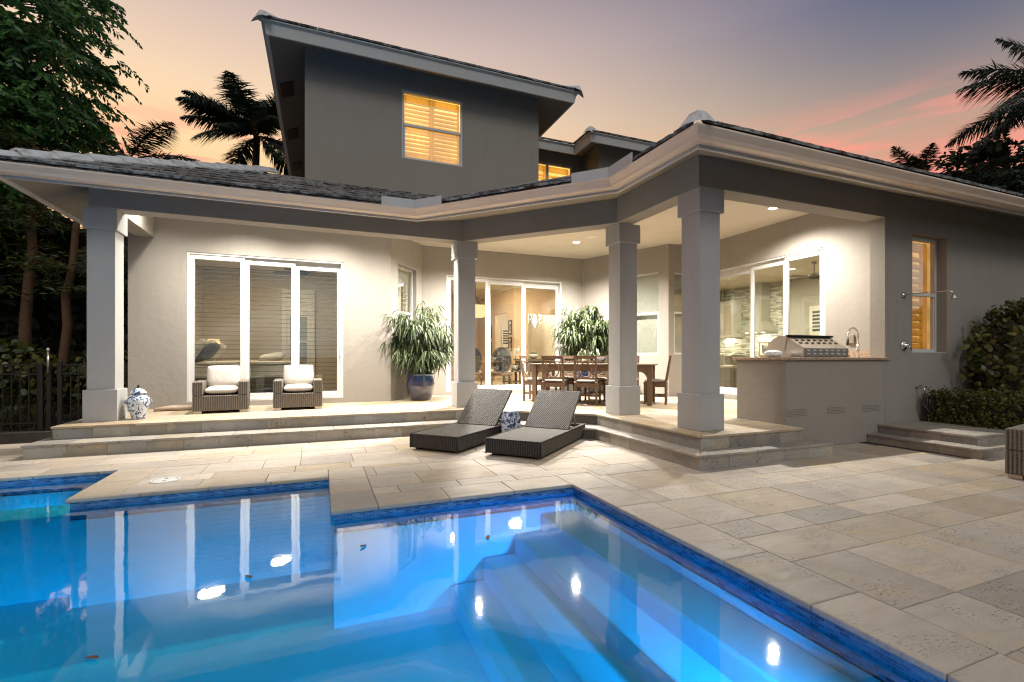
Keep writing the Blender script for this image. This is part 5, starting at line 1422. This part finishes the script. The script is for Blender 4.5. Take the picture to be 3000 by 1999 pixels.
def palm(label, base, crown, nfr, flen, seed, angles=None, lw=.035, mat='leaf_palm', up0=.75, cat_trunk=.16):
    rnd = random.Random(seed); t = thing('palm_tree', label, 'palm', base, 0)
    c = Vector(crown) - Vector(base)
    MB().tube([(0, 0, -.2), (c.x * .3, c.y * .3, c.z * .45), (c.x, c.y, c.z)], [cat_trunk * 1.25, cat_trunk, cat_trunk * .8], 10).build('trunk', 'dark_bark', t, smooth=True)
    for k in range(nfr):
        if angles: a, el, ln = angles[k]
        else: a = 2 * PI * k / nfr * 1.0 + rnd.uniform(-.25, .25); el = rnd.uniform(-.25, up0 + .35); ln = flen * rnd.uniform(.85, 1.12)
        d = Vector((math.cos(a) * math.cos(el), math.sin(a) * math.cos(el), math.sin(el)))
        pts = []; p = c.copy(); seg = 18; g = d.copy()
        for i in range(seg + 1):
            pts.append(p.copy()); g = (g + Vector((0, 0, -.052))).normalized(); p = p + g * ln / seg
        rach = MB(); rach.tube(pts, [.03 * (1 - i / seg * .85) for i in range(seg + 1)], 5)
        fr = rach.build('frond', 'dark_bark' if mat == 'leaf_palm' else mat, t, smooth=True)
        lf = MB()
        for i in range(230):
            f = .10 + .90 * i / 230; j = f * seg; q = min(int(j), seg - 1); bp = pts[q].lerp(pts[q + 1], j - q); tg = (pts[q + 1] - pts[q]).normalized()
            side = tg.cross(Vector((0, 0, 1))).normalized(); sg = 1 if i % 2 else -1
            L2 = ln * .30 * math.sin(PI * min(1, f * .86 + .10)) * rnd.uniform(.8, 1.15)
            dd = (side * sg * .85 + tg * .62 + Vector((rnd.gauss(0, .10), rnd.gauss(0, .10), rnd.uniform(-.55, .15)))).normalized()
            e = bp + dd * L2 + Vector((0, 0, -L2 * .22)); m = bp.lerp(e, .5) + Vector((0, 0, L2 * .06)); s2 = tg * lw / 2
            lf.add([bp - s2, bp + s2, m + s2, m - s2, e], [(0, 1, 2, 3), (3, 2, 4)])
        lf.raw('leaflets', mat, fr)
    return t
palm('palm tree with feathery fronds rising between roof and tall gable', (-2.7, 22, 0), (-2.45, 22, 10.3), 24, 2.9, 91, lw=.05, up0=.95)
palm('palm with a drooping frond just beyond the large tree', (-6.4, 20, 0), (-6.1, 20, 8.0), 9, 2.6, 92)
palm('tall palm with wind-blown fronds beyond the right roof', (25.3, 8.4, 0), (25.2, 8.4, 10.9), 11, 3.8, 93, [(R(150), .55, 3.9), (R(170), .15, 4.3), (R(120), .9, 3.6), (R(200), .4, 4.0), (R(100), .3, 3.8), (R(60), .5, 3.6), (R(0), .4, 3.6), (R(-60), .5, 3.6), (R(-120), .4, 3.6), (R(135), -.1, 3.6), (R(110), 1.2, 3.5)], .05)
palm('small far palm showing over the right roof edge', (31.5, 16.5, 0), (31.4, 16.5, 11.2), 9, 2.4, 94)
tree('thin wispy dark tree beyond the right roof', (24.5, 10.5, 0), 6.8, [(-.6, 0, 8.3, 1.1), (.5, .3, 8.0, 1.2), (1.6, 0, 8.8, 1.3), (-1.2, .3, 7.2, .9), (2.6, .5, 7.6, 1.5)], 2600, 95, .30, 'leaf_palm', .1, 'dark_bark', .12)
# horizon planting so that the land does not end behind the house
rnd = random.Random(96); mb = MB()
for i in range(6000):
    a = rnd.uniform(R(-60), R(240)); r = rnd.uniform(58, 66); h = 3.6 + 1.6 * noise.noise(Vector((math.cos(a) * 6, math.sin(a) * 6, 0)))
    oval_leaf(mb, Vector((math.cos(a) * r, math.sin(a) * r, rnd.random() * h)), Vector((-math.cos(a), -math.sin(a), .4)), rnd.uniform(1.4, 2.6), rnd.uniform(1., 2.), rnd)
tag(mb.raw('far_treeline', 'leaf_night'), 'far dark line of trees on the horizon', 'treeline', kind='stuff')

# ------------------------------------------------------------------ floating leaves
for k, (x, y, rz) in enumerate(((-.42, 3.36, .4), (-.97, 2.72, 1.2), (1.17, 3.42, 2.6), (.28, 3.60, 0.3))):
    mb = MB(); rnd = random.Random(100 + k); oval_leaf(mb, Vector((0, 0, .004)), Vector((.15, .1, 1)), .085, .032, rnd)
    o = mb.build('fallen_leaf', 'dead_leaf', None, (x, y, ZW + .003), (0, 0, rz)); tag(o, 'small brown leaf floating on the pool ' + ('in front of the inner deck corner', 'in the open water', 'above the underwater steps', 'between the deck corner and the steps')[k], 'leaf', 'leaves floating on the pool')

# ------------------------------------------------------------------ inside: bedroom
t = thing('bed', 'wide bed with cream bedding inside the blind-covered bedroom doors', 'bed', (-2.85, 12.1, FZ))
MB().box(0, .10, -.05, 1.95, 0, 1.15).build('headboard', 'dark_wood', t, bevel=.01)
MB().box(.10, 2.25, 0, 1.9, .12, .42).build('base', 'dark_wood', t, bevel=.01)
MB().box(.11, 2.22, .02, 1.88, .42, .74).build('mattress', 'linen_white', t, bevel=.06, seg=3)
pillow(2.0, 1.96, .12, 12, .3).build('quilt', 'linen_white', t, (1.25, .95, .76), smooth=True)
for x in (.14, 2.14):
    for y in (.03, 1.80): MB().box(x, x + .07, y, y + .07, 0, .119).build('leg', 'dark_wood', t)
for k, (x, y, mt, a, sc) in enumerate(((.30, .45, 'linen_white', 62, 1), (.30, 1.35, 'linen_white', 62, 1), (.50, .50, 'linen_dark', 52, .9), (.50, 1.32, 'linen_white', 52, .9), (1.75, .75, 'linen_white', 10, 1.1))):
    o = pillow(.50 * sc, .66 * sc, .20, 9, .5).build('pillow', mt, None, (-2.85 + x, 12.1 + y, FZ + .80 + .26 * sc * math.sin(R(a)) + .05), (0, R(-a), 0), smooth=True)
    tag(o, ['cream bed pillow against the headboard, beside the glass', 'cream bed pillow against the headboard, beside the nightstand', 'dark grey bed pillow leaning on the cream ones', 'small cream pillow beside the dark one', 'cream throw pillow on the bed foot'][k], 'pillow', 'pillows on the bed')
t = thing('nightstand', 'dark wood nightstand beside the bed', 'nightstand', (-2.65, 14.5, FZ))
MB().box(-.25, .25, -.22, .22, .08, .68).build('cabinet', 'dark_wood', t, bevel=.008); MB().box(-.27, .27, -.24, .24, .681, .71).build('top', 'dark_wood', t)
for x in (-.23, .19):
    for y in (-.20, .16): MB().box(x, x + .04, y, y + .04, 0, .079).build('leg', 'dark_wood', t)
t = thing('table_lamp', 'lit table lamp with cream shade on the nightstand', 'lamp', (-2.62, 14.5, FZ + .712))
MB().lathe([(.09, 0), (.09, .015), (.03, .03), (.06, .12), (.07, .20), (.02, .30), (.015, .38)], 20).build('base', 'white_ceramic', t, smooth=True)
MB().lathe([(.20, .36), (.13, .66)], 28).build('shade', 'shade_glow', t, smooth=True)
lamp('bulb', 'POINT', (0, 0, .52), 14, (1, .66, .30), t, .05)
def ceiling_fan(label, loc, mat):
    t = thing('ceiling_fan', label, 'fan', loc)
    MB().tube([(0, 0, 0), (0, 0, -.30)], .014, 8).build('rod', mat, t); MB().lathe([(.06, 0), (.05, -.05), (.0, -.06)], 16).build('canopy', mat, t, smooth=True)
    MB().lathe([(.03, -.28), (.10, -.31), (.13, -.36), (.11, -.41), (.0, -.43)], 20).build('motor', mat, t, smooth=True)
    for k in range(5):
        a = 2 * PI * k / 5 + .4; b = MB()
        b.add([(.12, -.03, 0), (.30, -.07, -.01), (.62, -.075, -.012), (.70, 0, -.012), (.62, .075, .012), (.30, .07, .01), (.12, .03, 0)] + [(.12, -.03, .008), (.30, -.07, -.002), (.62, -.075, -.004), (.70, 0, -.004), (.62, .075, .02), (.30, .07, .018), (.12, .03, .008)],
              [(0, 1, 2, 3, 4, 5, 6), (13, 12, 11, 10, 9, 8, 7)] + [(i, (i + 1) % 7, (i + 1) % 7 + 7, i + 7) for i in range(7)])
        b.build('blade', mat, t, (0, 0, -.37), (0, 0, a))
ceiling_fan('dark ceiling fan in the bedroom behind the blinds', (-.42, 12.7, 3.70), 'dark_wood')
ceiling_fan('dark ceiling fan in the kitchen behind the sliding doors', (11.2, 8.1, 3.62), 'dark_wood')
t = thing('bed_bench', 'dark studded bench at the foot of the bed', 'bench', (-.45, 12.2, FZ))
MB().box(-.22, .22, 0, 1.4, .30, .46).build('seat', 'linen_white', t, bevel=.04, seg=3); MB().box(-.23, .23, -.01, 1.41, .24, .299).build('frame', 'dark_wood', t)
for x in (-.21, .16):
    for y in (.02, 1.33): MB().box(x, x + .05, y, y + .05, 0, .239).build('leg', 'dark_wood', t)

# ------------------------------------------------------------------ inside: great room
def oval_chair(label, loc, rz):
    t = thing('oval_back_chair', label, 'chair', loc, rz, 'oval-back chairs in the living room')
    pts = [(math.cos(R(a)) * .29, .24, .80 + math.sin(R(a)) * .38) for a in range(0, 360, 12)]
    n = len(pts); MB().add([(x, y - .02, z) for x, y, z in pts] + [(x, y + .02, z) for x, y, z in pts], [tuple(range(n)), tuple(range(2 * n - 1, n - 1, -1))] + [(i, (i + 1) % n, (i + 1) % n + n, i + n) for i in range(n)]).build('back_panel', 'black_plastic', t)
    MB().tube(pts + [pts[0]], .026, 8, False).build('back_frame', 'teak', t, smooth=True)
    MB().box(-.31, .31, -.30, .27, .36, .44).build('seat_frame', 'teak', t, bevel=.02); pillow(.58, .55, .14, 8, .3).build('seat_cushion', 'linen_white', t, (0, -.02, .48), smooth=True)
    for sx in (-1, 1):
        for y in (-.26, .24): MB().tube([(sx * .26, y, .36), (sx * .30, y, .2), (sx * .25, y, 0)], [.03, .024, .014], 8).build('leg', 'teak', t, smooth=True)
        MB().tube([(sx * .27, .22, .70), (sx * .31, .0, .68), (sx * .30, -.18, .66), (sx * .29, -.2, .44)], [.018, .02, .022, .018], 8).build('arm', 'teak', t, smooth=True)
oval_chair('black oval-back armchair with wooden frame, back turned to the glass doors', (4.80, 13.05, FZ), R(180))
oval_chair('black oval-back armchair partly hidden by the second column', (4.05, 13.6, FZ), R(205))
t = thing('side_table', 'low dark wood table holding an orchid behind the glass', 'table', (5.45, 13.3, FZ))
MB().box(-.35, .35, -.28, .28, .46, .50).build('top', 'dark_wood', t, bevel=.006); MB().box(-.31, .31, -.24, .24, .15, .18).build('shelf', 'dark_wood', t)
for sx in (-1, 1):
    for sy in (-1, 1): MB().box(sx * .31 - .025, sx * .31 + .025, sy * .24 - .025, sy * .24 + .025, 0, .459).build('leg', 'dark_wood', t)
t = thing('orchid', 'white orchid in a grey bowl on the side table', 'orchid', (5.38, 13.25, FZ + .502))
MB().lathe([(.06, 0), (.10, .05), (.115, .12), (.10, .15), (.0, .14)], 20).build('pot', 'interior_grey', t, smooth=True)
MB().tube([(0, 0, .13), (.02, 0, .35), (.06, 0, .55), (.13, 0, .62)], .006, 6).build('stem', 'leaf_hedge', t, smooth=True)
mb = MB(); rnd = random.Random(7)
for k in range(9): leaf(mb, Vector((0, 0, .14)), Vector((math.cos(k * .8), math.sin(k * .8), .6)), Vector((0, 0, 1)), .28, .05, .5)
mb.raw('leaves', 'leaf_pot', t)
mb = MB()
for k in range(26): oval_leaf(mb, Vector((.08 + rnd.gauss(0, .04), rnd.gauss(0, .03), .60 + rnd.gauss(0, .05))), Vector((rnd.gauss(0, 1), -1, rnd.gauss(0, 1))), .05, .04, rnd)
mb.raw('petals', 'interior_white', t)
def frame_pic(label, y, z, x=6.036):
    t = thing('picture_frame', label, 'picture', (x, y, z), 0, 'framed pictures on the living-room wall')
    MB().box(-.02, 0, -.16, -.12, -.24, .24).box(-.02, 0, .12, .16, -.24, .24).box(-.02, 0, -.12, .12, .20, .24).box(-.02, 0, -.12, .12, -.24, -.20).build('frame', 'dark_wood', t)
    MB().box(-.008, -.002, -.12, .12, -.20, .20).build('mat_board', 'linen_white', t); MB().box(-.010, -.0085, -.07, .07, -.13, .13).build('print', 'photo_print', t)
frame_pic('upper small framed picture on the pier beside the opening', 15.26, 2.30); frame_pic('lower small framed picture on the pier beside the opening', 15.26, 1.72)
frame_pic('upper small framed picture beyond the opening', 17.3, 2.25); frame_pic('lower small framed picture beyond the opening', 17.3, 1.60)
t = thing('lantern_pendant', 'cream drum pendant light hanging inside the living room', 'pendant light', (4.45, 14.2, 3.75))
MB().tube([(0, 0, 0), (0, 0, -.62)], .012, 8).build('rod', 'dark_metal', t); MB().lathe([(.07, 0), (.05, -.03), (0, -.035)], 16).build('canopy', 'dark_metal', t)
MB().box(-.30, .30, -.30, .30, -1.22, -.86).build('shade', 'shade_glow', t, bevel=.02)
for sx in (-1, 1):
    for sy in (-1, 1): MB().tube([(0, 0, -.60), (sx * .2, sy * .2, -.74), (sx * .31, sy * .31, -.86), (sx * .31, sy * .31, -1.24)], .010, 6).build('arm', 'dark_metal', t, smooth=True)
t = thing('crystal_chandelier', 'bright crystal chandelier in the far white room', 'chandelier', (7.75, 17.0, 3.75))
MB().tube([(0, 0, 0), (0, 0, -.75)], .008, 6).build('chain', 'chrome', t); MB().lathe([(.0, -.70), (.05, -.75), (.03, -.85), (.07, -.95), (.10, -1.10), (.03, -1.25), (.0, -1.35)], 16).build('stem', 'crystal_glow', t, smooth=True)
for k in range(10):
    a = 2 * PI * k / 10; r = .38 if k % 2 else .26; z = -1.0 if k % 2 else -.86
    MB().tube([(0, 0, -1.0), (math.cos(a) * r * .6, math.sin(a) * r * .6, z - .16), (math.cos(a) * r, math.sin(a) * r, z)], .008, 5).build('arm', 'chrome', t, smooth=True)
    MB().lathe([(.025, 0), (.03, .03), (.012, .10), (.0, .14)], 10).build('candle_bulb', 'crystal_glow', t, (math.cos(a) * r, math.sin(a) * r, z), smooth=True)
    MB().lathe([(0, 0), (.016, -.04), (0, -.10)], 6).build('crystal', 'crystal_glow', t, (math.cos(a) * r, math.sin(a) * r, z - .03))
t = thing('console_table', 'wooden console table seen through the right glass panel', 'table', (6.15, 13.3, FZ))
MB().box(-.7, .7, -.22, .22, .80, .85).build('top', 'teak', t); MB().box(-.66, .66, -.2, .2, .45, .79).build('drawer_case', 'dark_wood', t)
for sx in (-1, 1):
    for sy in (-1, 1): MB().box(sx * .64 - .03, sx * .64 + .03, sy * .18 - .03, sy * .18 + .03, 0, .449).build('leg', 'teak', t)
t = thing('succulent_bowl', 'grey bowl of small succulents on the console table', 'planter', (6.0, 13.25, FZ + .852))
MB().lathe([(.07, 0), (.13, .06), (.14, .14), (.12, .14), (.0, .12)], 20).build('bowl', 'interior_grey', t, smooth=True)
mb = MB()
for k in range(60): leaf(mb, Vector((rnd.gauss(0, .05), rnd.gauss(0, .05), .13)), Vector((rnd.gauss(0, 1), rnd.gauss(0, 1), 1.2)), Vector((0, 0, 1)), .08, .02, .1)
mb.raw('leaves', 'leaf_pot', t)

# ------------------------------------------------------------------ inside: kitchen
t = thing('wall_cabinet', 'tall cream kitchen cabinet beside the range hood', 'cabinet', (12.78, 12.5, 1.95))
MB().box(-.02, .33, -.48, .48, 0, 1.15).build('carcass', 'interior_white', t, bevel=.006)
for y in (-.47, .005):
    dr = MB().box(-.042, -.021, y, y + .465, .01, 1.14).build('door', 'interior_white', t, bevel=.004)
    MB().box(-.047, -.043, y + .07, y + .395, .08, 1.07).build('door_panel', 'interior_cream', dr); MB().box(-.06, -.043, y + (.42 if y < 0 else .03), y + (.432 if y < 0 else .042), .10, .28).build('handle', 'steel', dr)
MB().box(-.06, .33, -.52, .52, 1.151, 1.22).build('crown', 'interior_white', t)
lamp('strip_light', 'AREA', (.15, 0, -.03), 14, (1, .95, .78), t, .5, (0, 0, 0))
t = thing('base_cabinets', 'dark kitchen base cabinets with stone top along the mosaic wall', 'cabinet', (12.75, 11.5, FZ))
MB().box(-.25, .35, -1.45, 1.45, .10, .88).build('carcass', 'interior_grey', t); MB().box(-.29, .36, -1.48, 1.48, .881, .92).build('worktop', 'granite', t)
for k in range(5): MB().box(-.27, -.251, -1.42 + k * .57, -1.42 + k * .57 + .55, .14, .86).build('door', 'interior_white', t, bevel=.004)
t = thing('range_hood', 'stainless steel chimney range hood on the mosaic wall', 'range hood', (13.10, 11.14, 0))
MB().box(-.36, -.0, -.21, .21, 2.42, 3.61).build('chimney', 'steel_bright', t)
MB().hexa([(-.62, -.50, 2.12), (-.0, -.50, 2.12), (-.0, .50, 2.12), (-.62, .50, 2.12), (-.37, -.22, 2.419), (-.0, -.22, 2.419), (-.0, .22, 2.419), (-.37, .22, 2.419)]).build('canopy', 'steel_bright', t)
MB().box(-.62, -.0, -.50, .50, 2.055, 2.119).build('lip', 'steel_bright', t)
for y in (-.3, 0, .3): MB().lathe([(0, 0), (.05, 0), (.05, .006)], 14).build('hood_light', 'hood_lamp', t, (-.4, y, 2.047))
lamp('hood_bulb', 'AREA', (-.30, 0, 2.03), 22, (1, .95, .76), t, .4, (0, 0, 0))
t = thing('photo_frame', 'gold framed portrait photo standing on the kitchen worktop', 'picture', (12.95, 11.0, FZ + .922))
MB().box(-.02, .02, -.19, -.15, 0, .46).box(-.02, .02, .15, .19, 0, .46).box(-.02, .02, -.15, .15, .42, .46).box(-.02, .02, -.15, .15, 0, .04).build('frame', 'teak', t)
MB().box(-.006, .006, -.15, .15, .04, .42).build('mat_board', 'linen_white', t); MB().box(-.009, -.0065, -.09, .09, .09, .37).build('print', 'photo_print', t)
t = thing('kitchen_island', 'grey kitchen island with stone top behind the counter stools', 'island', (11.2, 10.2, FZ), R(0))
MB().box(-.4, .4, -1.1, 1.1, 0, .90).build('body', 'interior_grey', t); MB().box(-.55, .46, -1.2, 1.2, .901, .94).build('worktop', 'granite', t, bevel=.006)
st0 = None
def stool(label):
    t = thing('counter_stool', label, 'stool', (0, 0, FZ), 0, 'stools at the kitchen island')
    MB().box(-.22, .22, -.22, .22, .60, .68).build('seat', 'linen_white', t, bevel=.03, seg=3); MB().box(-.22, -.16, -.21, .21, .685, .98).build('backrest', 'interior_grey', t, bevel=.03, seg=3)
    for sx in (-1, 1):
        for sy in (-1, 1): MB().box(sx * .19 - .016, sx * .19 + .016, sy * .19 - .016, sy * .19 + .016, 0, .599).build('leg', 'steel', t)
    MB().box(-.174, .174, -.201, -.179, .22, .245).build('footrest', 'steel', t)
    return t
st0 = stool('pale upholstered counter stool at the kitchen island')
for k, y in enumerate((9.4, 10.1, 10.8)):
    o = st0 if k == 0 else copy_tree(st0); o.location = (10.35, y, FZ); o['label'] = 'pale upholstered counter stool at the kitchen island, ' + ('closest to the patio', 'the middle one', 'closest to the range hood')[k]
